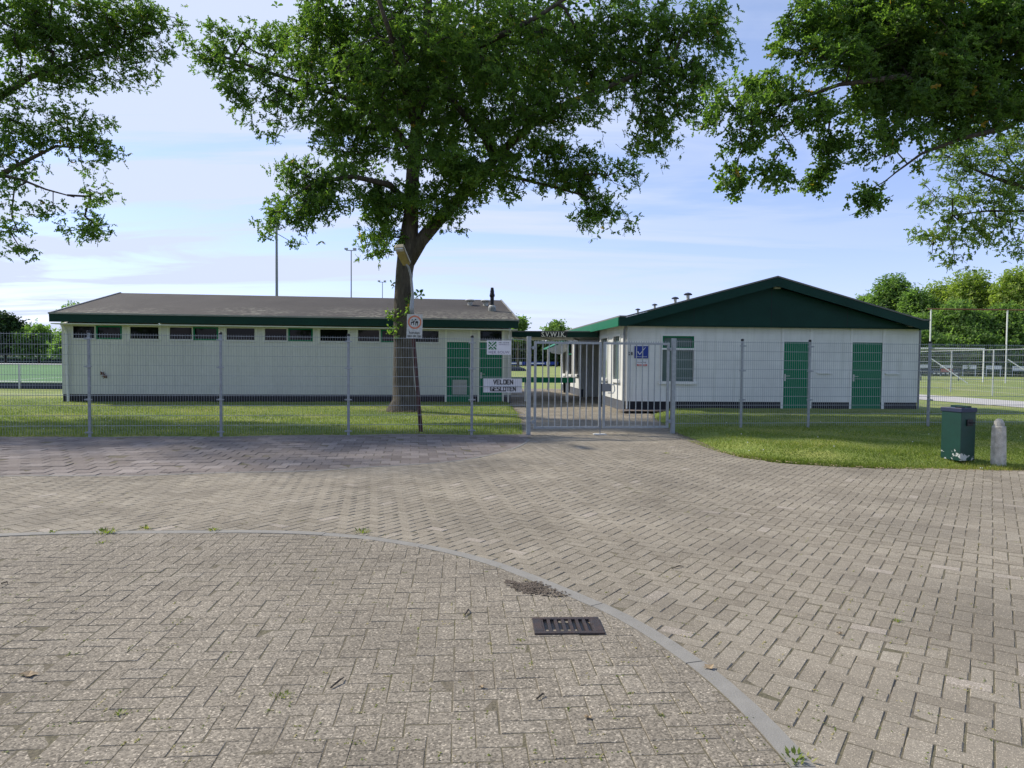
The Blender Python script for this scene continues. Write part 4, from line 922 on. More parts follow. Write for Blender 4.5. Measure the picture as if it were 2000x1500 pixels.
for i in range(nn):
    a, b = 2 * math.pi * i / nn, 2 * math.pi * (i + 1) / nn; cz = h_ * .17
    mb.prism([(ri * math.cos(a), -.0045, cz + ri * math.sin(a)), (ri * math.cos(b), -.0045, cz + ri * math.sin(b)), (ro * math.cos(b), -.0045, cz + ro * math.sin(b)), (ro * math.cos(a), -.0045, cz + ro * math.sin(a))], (0, -.0012, 0))
mb.build('orange_ring', M['ring'], r)
# two simple dogs on leads as flat print
mb = MB(); cz = h_ * .15
def blobp(pts, k=0): mb.prism([(x * w_, -.0046 - .0002 * k, cz + z * w_) for x, z in pts], (0, -.001, 0))
blobp([(-.24, -.02), (-.04, -.02), (-.03, .04), (-.10, .07), (-.22, .05)]); blobp([(-.24, -.16), (-.20, -.16), (-.19, .0), (-.24, .0)], 1); blobp([(-.09, -.16), (-.05, -.16), (-.04, .0), (-.09, .0)], 1)
blobp([(-.10, .04), (-.02, .05), (.02, .10), (-.02, .15), (-.08, .13)], 2); blobp([(.04, -.18), (.08, -.18), (.10, .0), (.05, .0)]); blobp([(.16, -.18), (.20, -.18), (.20, .02), (.15, .02)], 3)
blobp([(.04, -.02), (.21, -.02), (.22, .08), (.12, .12), (.04, .06)], 4); blobp([(-.02, .19), (.06, .14), (.10, .22), (.03, .25)], 5); blobp([(-.20, .12), (-.13, .14), (-.15, .22), (-.19, .22)], 6)
mb.build('dog_picture', M['ink'], r)
text('lettering', 'honden', .075, M['ink'], r, (0, -.0045, -h_ * .27), offset=.001); text('lettering', 'aan de lijn', .072, M['ink'], r, (0, -.0045, -h_ * .40), offset=.001)

# ------------------------------------------------------------------ bin, bollard, drain
bz = h_right(7.2, 11.6)
bb = at(1873, 897, bz)
bn = empty('waste_bin', (bb.x + .10, bb.y + .2, bz), R(-71), 'chipped dark green metal waste bin on the grass edge', 'waste bin')
wB, dB_, hB_ = .345, .31, .785
def bin_mat():
    m = mat('chipped_green_paint', (0.006, 0.052, 0.038), .45, var=.25, vscale=6, spec=.5); t = m.node_tree; p = t.nodes['Principled BSDF']; old = p.inputs['Base Color'].links[0].from_socket
    tcn = t.nodes.new('ShaderNodeTexCoord'); nz = t.nodes.new('ShaderNodeTexNoise'); nz.inputs['Scale'].default_value = 7; nz.inputs['Detail'].default_value = 5; nz.inputs['Roughness'].default_value = .6; t.links.new(tcn.outputs['Object'], nz.inputs[0])
    sp = t.nodes.new('ShaderNodeSeparateXYZ'); t.links.new(tcn.outputs['Object'], sp.inputs[0])
    mr = t.nodes.new('ShaderNodeMapRange'); mr.inputs[1].default_value = .30; mr.inputs[2].default_value = 0; mr.inputs[3].default_value = 0; mr.inputs[4].default_value = .19; t.links.new(sp.outputs[2], mr.inputs[0])
    g = math_node(t, 'GREATER_THAN', math_node(t, 'ADD', nz.outputs[0], mr.outputs[0]), .735)
    mx = t.nodes.new('ShaderNodeMix'); mx.data_type = 'RGBA'; t.links.new(g, mx.inputs[0]); t.links.new(old, mx.inputs[6]); mx.inputs[7].default_value = (.5, .52, .5, 1); t.links.new(mx.outputs[2], p.inputs['Base Color']); return m
MB().box(-wB / 2, wB / 2, -dB_ / 2, dB_ / 2, -.03, hB_).build('body', bin_mat(), bn, bevel=.012)
M['lid'] = mat('dark_blue_lid', (0.03, 0.04, 0.085), .45, var=.2, vscale=8)
MB().box(-wB / 2 - .012, wB / 2 + .012, -dB_ / 2 - .012, dB_ / 2 + .012, hB_ - .055, hB_ + .012).build('lid', M['lid'], bn, bevel=.008)
MB().box(-wB / 2, -wB / 2 + .28, dB_ / 2 - .12, dB_ / 2 - .02, hB_ + .012, hB_ + .035).build('lid_hinge', M['green_dark'], bn)
MB().box(.06, .16, -dB_ / 2 + .0, -dB_ / 2 + .08, hB_ + .012, hB_ + .03).build('lid_catch', M['cap'], bn)
MB().box(wB / 2 + .001, wB / 2 + .02, -.05, .07, .52, .62).tube((wB / 2 + .02, .0, .57), (wB / 2 + .07, .05, .57), .012).build('latch', M['cap'], bn)
lz_ = h_right(7.75, 11.4); bo = at(1953.5, 902, lz_)
bl = MB(); H_ = .66
def ring(z, r, sq):
    return [(r * math.cos(2 * math.pi * (j + .5) / 8) * (1.0 if j % 2 else 1), r * math.sin(2 * math.pi * (j + .5) / 8), z) for j in range(8)]
prof = [(-.08, .112), (.03, .112), (H_ * .55, .107), (H_ - .12, .101), (H_ - .115, .080), (H_ - .085, .078), (H_ - .05, .070), (H_ - .02, .050), (H_, .02)]
bl.path([(0, 0, z) for z, r in prof], [r for z, r in prof], 8)
o = bl.build('concrete_bollard', M['stone'], None, bevel=.006); o.location = (bo.x + .04, bo.y + .1, lz_); o.rotation_euler = (R(1), R(-2), R(10))
tag(o, 'short weathered concrete bollard with domed top right of the green bin', 'bollard')
dc = [at(u, v) for u, v in ((1037, 1212), (1163, 1210), (1187, 1242), (1046, 1243))]
dcen = sum(dc, Vector()) / 4; dang = math.atan2((dc[2] - dc[3]).y, (dc[2] - dc[3]).x); dl = ((dc[2] - dc[3]).length + (dc[1] - dc[0]).length) / 2; dw = ((dc[0] - dc[3]).length + (dc[1] - dc[2]).length) / 2
DZ = wav(dcen.x, dcen.y)
dr = empty('drain_grate', (dcen.x, dcen.y, DZ), dang, 'rusty cast iron drain grate with slots set in the brick paving', 'drain')
f = MB(); e_ = .028; zt = .012; iw, il = dw / 2 - e_ * 1.2, dl / 2 - .055
f.box(-dl / 2, dl / 2, -dw / 2, -iw, -.02, zt).box(-dl / 2, dl / 2, iw, dw / 2, -.02, zt).box(-dl / 2, -il, -iw, iw, -.02, zt).box(il, dl / 2, -iw, iw, -.02, zt)
f.build('frame', M['iron'], dr, bevel=.003)
f = MB(); nb = 7; pit = 2 * il / nb
for i in range(nb + 1):
    x = -il + i * pit - pit * .22; a = max(x, -il + .0005); b = min(x + pit * .44, il - .0005)
    if b > a: f.box(a, b, -iw, iw, -.0004, zt - .002)
f.build('bars', M['iron'], dr)
MB().box(-il, il, -iw, iw, -.019, -.0006).build('pit', M['cap'], dr)

# ------------------------------------------------------------------ little things lying about
def dirt_patch():
    c = [at(u, v) for u, v in ((985, 1133), (1010, 1140), (1045, 1135), (1075, 1146), (1115, 1163), (1085, 1166), (1045, 1163), (1010, 1156), (995, 1146))]
    cen = sum(c, Vector()) / len(c); V = []; F = []
    n = 650; pts = np.array([(p.x, p.y) for p in c])
    for i in range(n):
        k = rng.integers(len(c)); a, b = pts[k], pts[(k + 1) % len(c)]; u_, v_ = rng.random(), rng.random() ** .7
        p = (a + (b - a) * u_) * v_ + np.array((cen.x, cen.y)) * (1 - v_) + rng.normal(0, .012, 2); s = .006 + .012 * rng.random(); an = rng.random() * 6.28; z = wav(*p) + .002 + .008 * (1 - v_) * rng.random()
        q = len(V)
        for j in range(3): V.append((p[0] + s * math.cos(an + j * 2.1), p[1] + s * math.sin(an + j * 2.1), z + rng.random() * .006))
        F.append((q, q + 1, q + 2))
    return tag(np_mesh('dirt', V, F, M['soil']), 'patch of dark crumbled dirt against the kerb above the drain', 'dirt', kind='stuff')
dirt_patch()
def weed(u, v, n, r, h, label, m_=None):
    p = at(u, v); V = []; F = []; T = []
    for i in range(n):
        a = rng.random() * 6.28; rr = r * rng.random(); b = Vector((rr * math.cos(a) * 1.3, rr * math.sin(a), 0)); l = .7 * h * (.5 + rng.random()); w_ = .25 * l + .004; d_ = Vector((math.cos(a), math.sin(a), .5 + rng.random())).normalized() * l; s = Vector((-math.sin(a), math.cos(a), 0)) * w_ / 2
        q = len(V); V += [b, b + d_ * .5 + s, b + d_, b + d_ * .5 - s]; F.append((q, q + 1, q + 2, q + 3)); t = rng.random(); T += [t] * 4
    o = np_mesh('weed', V, F, m_ or M['blade'], attr=T); o.location = (p.x, p.y, wav(p.x, p.y)); tag(o, label, 'weed', 'weeds growing in the paving joints')
weed(207, 1043, 70, .07, .05, 'largest leafy weed on the straight left part of the kerb')
weed(102, 1042, 30, .05, .03, 'small weed at the far left end of the kerb')
weed(285, 1034, 35, .05, .04, 'dark green weed just above the kerb line on the left')
weed(417, 1037, 35, .05, .04, 'yellowish weed on the kerb where it begins to curve')
weed(708, 1041, 40, .06, .05, 'brown green weed on the curved kerb left of the dirt patch')
weed(200, 1063, 20, .05, .03, 'small weed in the joints just below the largest kerb weed')
weed(232, 1394, 18, .022, .03, 'bright green seedling in the paving at the lower left')
weed(551, 1361, 60, .05, .015, 'round flat tuft of moss in the lower left paving')
weed(1555, 1492, 30, .05, .04, 'weed at the lower end of the curved kerb')
weed(1016, 1239 + 15, 24, .02, .015, 'tuft of weed at the lower left corner of the drain grate')
weed(1752, 1215, 34, .03, .02, 'small weed in the tan bricks at the lower right')
weed(1300, 872 + 14, 30, .06, .03, 'low weed in the bricks before the right gate post')
def dead_leaf(u, v, s, label):
    p = at(u, v); V = []; n = 9; an = rng.random() * 6
    for i in range(n): r_ = s * (.6 + .5 * (i % 2)); V.append((r_ * math.cos(an + i * 6.28 / n) * 1.3, r_ * math.sin(an + i * 6.28 / n), .006 + .012 * rng.random()))
    V.append((0, 0, .004)); me = MB(); me.v = V; me.f = [(i, (i + 1) % n, n) for i in range(n)]
    o = me.build('fallen_leaf', M['deadleaf'], None); o.location = (p.x, p.y, wav(p.x, p.y)); tag(o, label, 'leaf', 'fallen leaves on the paving')
dead_leaf(56, 1318, .036, 'pale fallen leaf in the lower left corner of the paving')
dead_leaf(1160, 1222, .026, 'curled brown leaf on the right end of the drain grate')
dead_leaf(940, 1345, .014, 'tiny orange leaf below left of the drain grate')
dead_leaf(1385, 1310, .028, 'brown leaf lying on the curved kerb at the lower right')
dead_leaf(1640, 1238, .016, 'dark brown leaf scrap on the tan bricks at the right')
dead_leaf(1148, 1407, .016, 'brown leaf scrap below the drain grate')
def stick(u0, v0, u1, v1, label):
    a, b = at(u0, v0), at(u1, v1); m_ = (a + b) / 2 + Vector((.012, .01, 0)); o = MB().path([Vector((0, 0, .008)), m_ - a + Vector((0, 0, .018)), b - a + Vector((0, 0, .008))], [.004, .005, .002], 6).build('twig', M['twig'], None)
    o.location = (a.x, a.y, wav(a.x, a.y)); tag(o, label, 'twig', 'twigs lying on the paving')
stick(646, 1345, 672, 1325, 'longest dark twig on the paving left of the drain')
stick(908, 1204, 914, 1192, 'short upright looking twig above left of the drain')
stick(1048, 1370, 1063, 1362, 'short twig below the drain grate')
stick(2, 1143, 15, 1143, 'black twig at the left edge of the paving')
stick(1312, 1110, 1335, 1106, 'thin twig on the bricks right of the kerb')

# ------------------------------------------------------------------ foliage generators
def leaves_np(C, outward, L0, n_ros, n_leaf, spread, droop=.25, flat=.5, lobed=False):
    """rosettes of small folded leaves round each cluster centre; returns V, F, tint"""
    K = len(C); n = K * n_ros
    base = np.repeat(C, n_ros, 0) + rng.normal(0, 1, (n, 3)) * spread * np.array((1, 1, flat + .2))
    ax = np.repeat(outward, n_ros, 0) * .6 + rng.normal(0, .5, (n, 3)) + np.array((0, 0, .35)); ax /= np.linalg.norm(ax, axis=1)[:, None]
    ctint = np.repeat(np.repeat(rng.normal(0, .13, K), n_ros) + rng.normal(0, .08, n), n_leaf)
    B = np.repeat(base, n_leaf, 0); A = np.repeat(ax, n_leaf, 0); m = len(B)
    r = rng.normal(0, 1, (m, 3)); r -= A * (r * A).sum(1)[:, None]; r /= np.linalg.norm(r, axis=1)[:, None]
    D = r + A * rng.uniform(.0, .7, m)[:, None] - np.array((0, 0, 1)) * droop * rng.random(m)[:, None]; D /= np.linalg.norm(D, axis=1)[:, None]
    Nn = A + rng.normal(0, .35, (m, 3)); Nn -= D * (Nn * D).sum(1)[:, None]; Nn /= np.linalg.norm(Nn, axis=1)[:, None] + 1e-6
    Sd = np.cross(D, Nn); L = (L0 * rng.uniform(.65, 1.25, m))[:, None]; B = B + D * L * .12
    fold = Nn * L * .07
    t = np.clip(.45 + ctint + rng.normal(0, .12, m), 0, 1); t = np.where(rng.random(m) < .006, 1.0, np.minimum(t, .97))
    if lobed:
        pts = [B, B + D * L * .36, B + D * L * .66, B + D * L - Nn * L * .08]
        for sg in (1, -1):
            for a, w in ((.17, .19), (.36, .09), (.60, .29), (.74, .10), (.91, .14)): pts.append(B + D * L * a + Sd * L * w * sg + fold * (w / .29))
        V = np.stack(pts, 1).reshape(-1, 3); i = np.arange(m) * 14; F = []
        for o in (4, 9): F += [np.stack([i, i + o, i + o + 1, i + 1], 1), np.stack([i + 1, i + o + 1, i + o + 2, i + 2], 1), np.stack([i + 2, i + o + 3, i + o + 4, i + 3], 1)]
        return V, np.concatenate(F), np.repeat(t, 14)
    V = np.stack([B, B + D * L * .38 + Sd * L * .20 + fold, B + D * L * .78 + Sd * L * .27 + fold, B + D * L - Nn * L * .08,
                  B + D * L * .78 - Sd * L * .27 + fold, B + D * L * .38 - Sd * L * .20 + fold], 1).reshape(-1, 3)
    i = np.arange(m) * 6
    F = np.concatenate([np.stack([i, i + 1, i + 2, i + 3], 1), np.stack([i, i + 3, i + 4, i + 5], 1)])
    return V, F, np.repeat(t, 6)
def sample_blobs(blobs, dens, jitter=.0, gap=.0):
    P = []
    for (c, r) in blobs:
        vol = 4.19 * r[0] * r[1] * r[2]; n = max(4, int(vol * dens * (1.5 if r[0] < .9 else (1.0 if r[0] < 1.25 else .62))))
        q = rng.normal(0, 1, (n, 3)); q /= np.linalg.norm(q, axis=1)[:, None]; q *= (rng.random(n) ** .42)[:, None]
        P.append(np.array(c) + q * np.array(r))
    P = np.concatenate(P)
    if gap:
        # thin out along an irregular field so that sky shows through
        f = np.sin(P[:, 0] * 2.1 + 1.7 * np.sin(P[:, 2] * 1.9)) * np.sin(P[:, 2] * 2.6 + 1.3 * np.sin(P[:, 1] * 1.7)) * np.sin(P[:, 1] * 1.3 + P[:, 0] * .7)
        P = P[(f < .32) | (rng.random(len(P)) > gap)]
    return P
def branches(limbs, P, step=.35, rt=.007, limb_only=None):
    """limbs: list of (points, radii). returns MB for thin branches"""
    nodes = []; par = []; isl = []
    for pts, rs in limbs:
        prev = -1
        for a, b in zip(pts[:-1], pts[1:]):
            n = max(1, int((b - a).length / step))
            for k in range(n): nodes.append(np.array(a.lerp(b, (k + .5) / n))); par.append(-1); isl.append(1)
    N_ = np.zeros((len(nodes) + len(P) * 14, 3)); N_[:len(nodes)] = nodes; cnt = len(nodes); nl = cnt
    d0 = np.array([np.min(((N_[:cnt] - p) ** 2).sum(1)) for p in P]); tips = []
    for k in np.argsort(d0):
        p = P[k]; dd = ((N_[:cnt] - p) ** 2).sum(1); j = int(dd.argmin()); L = math.sqrt(dd[j]); n = min(13, max(1, int(L / step))); a = N_[j].copy(); prev = j
        perp = rng.normal(0, .10, 3) * L
        for s in range(1, n + 1):
            t = s / n; q = a + (p - a) * t + perp * math.sin(math.pi * t) ; q[2] += .08 * L * math.sin(math.pi * t)
            if cnt >= len(N_): break
            N_[cnt] = q; par.append(prev); prev = cnt; cnt += 1
        tips.append(prev)
    w = np.zeros(cnt); 
    for t in tips: w[t] += 1
    for i in range(cnt - 1, nl - 1, -1):
        if par[i] >= 0: w[par[i]] += w[i]
    V = []; F = []
    A = N_[[par[i] for i in range(nl, cnt)]]; B = N_[nl:cnt]; r1 = rt * np.power(np.maximum(w[nl:cnt], 1), .42); pr = np.array([par[i] for i in range(nl, cnt)]); r0 = np.where(pr < nl, r1 * 1.15, rt * np.power(np.maximum(w[pr], 1), .42)); r0 = np.minimum(r0, r1 * 1.5)
    D = B - A; D /= np.linalg.norm(D, axis=1)[:, None] + 1e-9; U = np.cross(D, np.array((.3, .2, .93))); U /= np.linalg.norm(U, axis=1)[:, None] + 1e-9; X = np.cross(D, U)
    k = 4; VV = []
    for j in range(k):
        an = 2 * math.pi * j / k; o_ = U * math.cos(an) + X * math.sin(an); VV.append(A + o_ * r0[:, None]); VV.append(B + o_ * r1[:, None])
    V = np.stack(VV, 1).reshape(-1, 3); i = np.arange(len(A)) * 2 * k
    F = np.concatenate([np.stack([i + 2 * j, i + 2 * ((j + 1) % k), i + 2 * ((j + 1) % k) + 1, i + 2 * j + 1], 1) for j in range(k)])
    return V, F
def px_blob(u, v, ru, rv, Y, dy=0, depth=1.0):
    c = atY(u, v, Y + dy); s = (Y + dy) / FPX; return ((c.x, c.y, c.z), (ru * s, depth * (ru + rv) / 2 * s, rv * s))
def make_tree(name, base, limbs, blobs, label, leafmat, dens, L0, n_ros, n_leaf, spread, gap=.6, group=None, trunk_parts=True, cat='tree', rt=.007, step=.35, minz=None):
    b = Vector(base); t = empty(name, b, 0, label, cat, group)
    mb = MB()
    for pts, rs in limbs: mb.path([p - b for p in pts], rs, 14 if rs[0] > .1 else 8)
    mb.build('trunk', M['bark'], t, smooth=True)
    P = sample_blobs(blobs, dens, gap=gap)
    if minz: P = P[P[:, 2] > minz]
    V, F = branches(limbs, P, step=step, rt=rt); np_mesh('branches', V - np.array(b), F, M['twig'], t)
    cen = np.array([np.mean([c for c, r in blobs], axis=0)]); O = P - cen; O /= np.linalg.norm(O, axis=1)[:, None] + 1e-6
    V, F, T = leaves_np(P, O, L0, n_ros, n_leaf, spread, lobed=True)
    np_mesh('crown', V - np.array(b), F, leafmat, t, attr=T)
    return t

# --- the oak in the middle
TY = 21.0
tb = atY(789, 806, TY); tb.z = .02
def T_(u, v, dy=0): return atY(u, v, TY + dy)
tr = [Vector((tb.x, tb.y, -.1)), Vector((tb.x, tb.y, .12)), T_(790, 780), T_(788, 740), T_(787, 680), T_(786, 600), T_(790, 530), T_(797, 480), T_(803, 420), T_(806, 340), T_(812, 260), T_(822, 180), T_(830, 90), T_(838, -20), T_(842, -140), T_(850, -260)]
trr = [.58, .50, .35, .31, .275, .255, .25, .285, .22, .19, .17, .155, .135, .11, .09, .05]
limbs = [(tr, trr),
         ([T_(793, 520), T_(822, 470), T_(856, 430), T_(900, 385), T_(945, 335), T_(975, 300), T_(1030, 250, -.5), T_(1110, 200, -1), T_(1210, 160, -1.5), T_(1320, 110, -1.5)], [.20, .20, .19, .175, .16, .13, .10, .08, .06, .03]),
         ([T_(965, 312), T_(950, 273, .3), T_(915, 235, .6), T_(883, 195, .8), T_(866, 140, 1.2), T_(860, 60, 1.5)], [.11, .11, .10, .09, .08, .05]),
         ([T_(830, 120, 0), T_(880, 110, -.5), T_(947, 85, -1), T_(1050, 33, -1.6), T_(1130, -20, -2)], [.11, .10, .085, .06, .04]),
         ([T_(808, 300), T_(770, 250, .5), T_(700, 200, .9), T_(600, 165, 1), T_(520, 140, 1), T_(440, 112, 1), T_(400, 95, 1)], [.11, .10, .085, .06, .05, .035, .02]),
         ([T_(803, 400), T_(760, 360, -.6), T_(690, 345, -1.1), T_(620, 355, -1.4), T_(560, 390, -1.5)], [.10, .09, .07, .05, .025]),
         ([T_(810, 250), T_(790, 170, -1.4), T_(760, 60, -2.8), T_(720, -60, -3.4)], [.11, .09, .06, .04]),
         ([T_(812, 240), T_(850, 150, 1.5), T_(900, 20, 3), T_(960, -120, 3.6)], [.11, .09, .06, .04]),
         ([T_(945, 335), T_(1000, 345, .5), T_(1080, 365, .8), T_(1170, 390, .8)], [.07, .055, .04, .02])]
B_ = lambda *a, **k: px_blob(*a, TY, **k) if False else None
def b_(u, v, ru, rv, dy=0, depth=1.0): return px_blob(u, v, ru, rv, TY, dy, depth)
blobs = [
 b_(395, 110, 42, 32, 1), b_(440, 70, 42, 25, 1), b_(470, 125, 60, 38, 1), b_(530, 80, 50, 35, 1), b_(460, 190, 42, 28, .8), b_(530, 215, 60, 42, .8), b_(560, 150, 60, 55, 1), b_(555, 265, 25, 18, .8),
 b_(640, 120, 90, 85, 0, 1.3), b_(640, 220, 85, 60, .3, 1.3), b_(720, 60, 110, 90, 0, 1.6), b_(760, 170, 110, 100, -1.5), b_(760, 180, 110, 100, 1.8), b_(700, 280, 90, 65, .5, 1.3),
 b_(560, 345, 50, 42, -1.4), b_(620, 365, 60, 55, -1.2), b_(545, 400, 35, 35, -1.5), b_(520, 450, 38, 20, -1.5), b_(590, 430, 35, 35, -1.5), b_(690, 370, 70, 45, -.8), b_(570, 470, 10, 18, -1.5),
 b_(750, 400, 55, 50, 0), b_(735, 470, 45, 32, .2), b_(765, 440, 42, 40, -.6),
 b_(860, 90, 110, 110, -2.2), b_(880, 110, 110, 110, 1.8), b_(890, 250, 90, 95, 1.6), b_(860, 300, 70, 80, -1.3), b_(870, 420, 35, 45, -.4), b_(895, 380, 55, 40, -.5),
 b_(980, 120, 110, 110, -1.6), b_(1000, 110, 110, 110, 2.2), b_(1000, 240, 95, 80, -1.2), b_(1040, 310, 90, 55, .6), b_(970, 360, 60, 30, .2), b_(1100, 330, 80, 52, .6),
 b_(1100, 90, 110, 95, -1), b_(1110, 160, 95, 80, .8), b_(1200, 70, 110, 80, -1), b_(1220, 150, 90, 70, -1), b_(1300, 60, 90, 70, -1.2), b_(1310, 150, 80, 60, -1.4), b_(1380, 60, 62, 55, -1.4), b_(1380, 130, 55, 45, -1.4), b_(1405, 30, 35, 28, -1.4),
 b_(1280, 225, 55, 55, -1.2), b_(1270, 290, 42, 38, -1.2), b_(1350, 200, 50, 38, -1.4), b_(1150, 355, 60, 45, .8), b_(1205, 345, 48, 30, .8), b_(1170, 415, 55, 38, .8), b_(1225, 425, 22, 28, .8), b_(1140, 430, 20, 16, .8),
 b_(650, 20, 60, 60, 0), b_(600, 400, 50, 40, -1.6), b_(900, 340, 55, 45, -1.2), b_(960, 330, 60, 35, -1.0), b_(1040, 230, 70, 45, -1.6), b_(1130, 210, 70, 45, -1.8), b_(820, 380, 40, 50, -.9)]
hi = [b_(700, -60, 190, 110, -1, 1.2), b_(900, -90, 260, 120, 0, 1.4), b_(1120, -70, 240, 100, -.5, 1.2), b_(1300, -50, 130, 70, -1.2), b_(850, -230, 260, 120, 0, 1.3), b_(860, -340, 160, 80, 0)]
make_tree('oak_tree', tb, limbs, blobs, 'tall oak tree with spreading crown rising from the lawn in front of the long building', M['leaf'], 12.5, .155, 7, 6, .19, gap=.92)
# its upper crown beyond the frame carries on the shape and the shade
oak = [o for o in COL.objects if o.name == 'oak_tree'][0]
P = sample_blobs(hi, 2.0); O = P - np.array([[tb.x, tb.y, 8]]); O /= np.linalg.norm(O, axis=1)[:, None]
V, F, T = leaves_np(P, O, .16, 6, 5, .30); np_mesh('crown', V - np.array(tb), F, M['leaf'], oak, attr=T)
# shoots on the trunk
P = np.array([tuple(T_(u, v, dy)) for u, v, dy in ((762, 610, -.2), (768, 625, -.25), (757, 622, -.2), (772, 640, -.3), (765, 648, -.25), (775, 655, -.3), (772, 615, -.3), (792, 590, -.32), (795, 600, -.32), (797, 580, -.3), (789, 612, -.32), (818, 571, 0), (812, 577, 0), (768, 558, 0), (783, 634, -.33))])
V, F, T = leaves_np(P, rng.normal(0, 1, P.shape), .10, 4, 5, .09); np_mesh('shoots', V - np.array(tb), F, M['leaf'], oak, attr=np.clip(T + .2, 0, 1))

# --- left tree, trunk outside the frame
LY = 19.0
def l_(u, v, ru, rv, dy=0, depth=1.0): return px_blob(u, v, ru, rv, LY, dy, depth)
def TL(u, v, dy=0): return atY(u, v, LY + dy)
lbse = TL(-260, 800); lbse.z = 0
limbs = [([Vector((lbse.x, lbse.y, -.1)), TL(-262, 700), TL(-255, 500), TL(-240, 300), TL(-230, 100), TL(-220, -150)], [.45, .33, .28, .24, .18, .08]),
         ([TL(-250, 400), TL(-120, 290), TL(0, 190, 0), TL(60, 150, 0), TL(150, 120, .3), TL(240, 90, .5), TL(300, 60, .5)], [.14, .11, .085, .07, .05, .03, .02]),
         ([TL(-250, 450), TL(-100, 380), TL(0, 342, 0), TL(50, 315, 0), TL(110, 285, .2), TL(170, 290, .2)], [.12, .09, .07, .055, .035, .02]),
         ([TL(0, 342, 0), TL(40, 350), TL(90, 370), TL(145, 385)], [.05, .035, .025, .015]),
         ([TL(-5, 233), TL(20, 232), TL(50, 245)], [.04, .03, .02])]
blobs = [l_(60, 20, 90, 60, 0, 1.3), l_(150, 30, 80, 60, .3), l_(230, 30, 60, 50, .3), l_(290, 30, 45, 30, .4), l_(325, 45, 24, 20, .4), l_(60, 90, 90, 50, 0), l_(140, 100, 70, 45, .3), l_(210, 90, 60, 40, .3), l_(280, 80, 45, 32, .5), l_(320, 100, 26, 16, .5), l_(265, 130, 35, 35, .5), l_(60, 150, 75, 30, 0), l_(140, 155, 55, 30, .2), l_(225, 165, 38, 28, .4), l_(235, 190, 20, 12, .4),
         l_(20, 185, 45, 25, 0), l_(60, 205, 35, 20, 0), l_(110, 230, 40, 22, .1), l_(170, 240, 55, 28, .2), l_(60, 260, 60, 25, 0), l_(130, 275, 60, 26, .2), l_(200, 275, 40, 30, .2), l_(225, 310, 26, 28, .3), l_(190, 330, 32, 26, .3), l_(230, 355, 22, 18, .3), l_(30, 300, 40, 28, 0), l_(60, 325, 30, 25, 0), l_(15, 250, 30, 30, 0),
         l_(180, 375, 34, 24, .3), l_(160, 420, 34, 22, .3), l_(145, 445, 20, 14, .3), l_(90, 405, 35, 18, .2), l_(20, 375, 28, 34, 0), l_(10, 420, 24, 30, 0), l_(18, 455, 18, 16, 0), l_(30, 484, 8, 8, 0), l_(195, 445, 14, 12, .3), l_(180, 455, 10, 8, .3)]
off = [l_(-150, 50, 200, 150, 0, 1.2), l_(-200, 250, 190, 130, 0, 1.2), l_(-100, -120, 260, 120, 0, 1.2), l_(-330, 100, 180, 200, 0, 1.2), l_(-120, 330, 120, 80, 0)]
make_tree('maple_tree', lbse, limbs, blobs, 'loose airy tree reaching in from the left edge with bare twigs between its leaves', M['leaf'], 15, .145, 7, 5, .18, gap=.9)
lt = [o for o in COL.objects if o.name == 'maple_tree'][0]
P = sample_blobs(off, 3.0); O = P - np.array([[lbse.x, lbse.y, 7]]); O /= np.linalg.norm(O, axis=1)[:, None]
V, F, T = leaves_np(P, O, .16, 6, 5, .30); np_mesh('crown', V - np.array(lbse), F, M['leaf'], lt, attr=T)

# --- right tree, close, trunk outside the frame
RY = 13.0
def r_(u, v, ru, rv, dy=0, depth=1.0): return px_blob(u, v, ru, rv, RY, dy, depth)
def TR(u, v, dy=0): return atY(u, v, RY + dy)
rbse = TR(2330, 900); rbse.z = .1
limbs = [([Vector((rbse.x, rbse.y, -.1)), TR(2325, 780), TR(2320, 500), TR(2310, 250), TR(2300, 0), TR(2280, -250)], [.42, .30, .26, .22, .16, .08]),
         ([TR(2315, 330), TR(2150, 240), TR(2000, 220), TR(1880, 190, -.2), TR(1760, 150, -.3), TR(1640, 165, -.4), TR(1540, 200, -.4), TR(1460, 230, -.4)], [.13, .11, .09, .075, .055, .035, .025, .015]),
         ([TR(2310, 200), TR(2100, 120), TR(1960, 90, .4), TR(1828, 67, .5), TR(1740, 30, .5), TR(1660, 4, .5), TR(1600, -20, .5)], [.12, .09, .07, .05, .04, .03, .02]),
         ([TR(2050, 200), TR(1962, 250, -.3), TR(1880, 270, -.3), TR(1800, 300, -.3), TR(1745, 340, -.3)], [.06, .05, .035, .025, .015])]
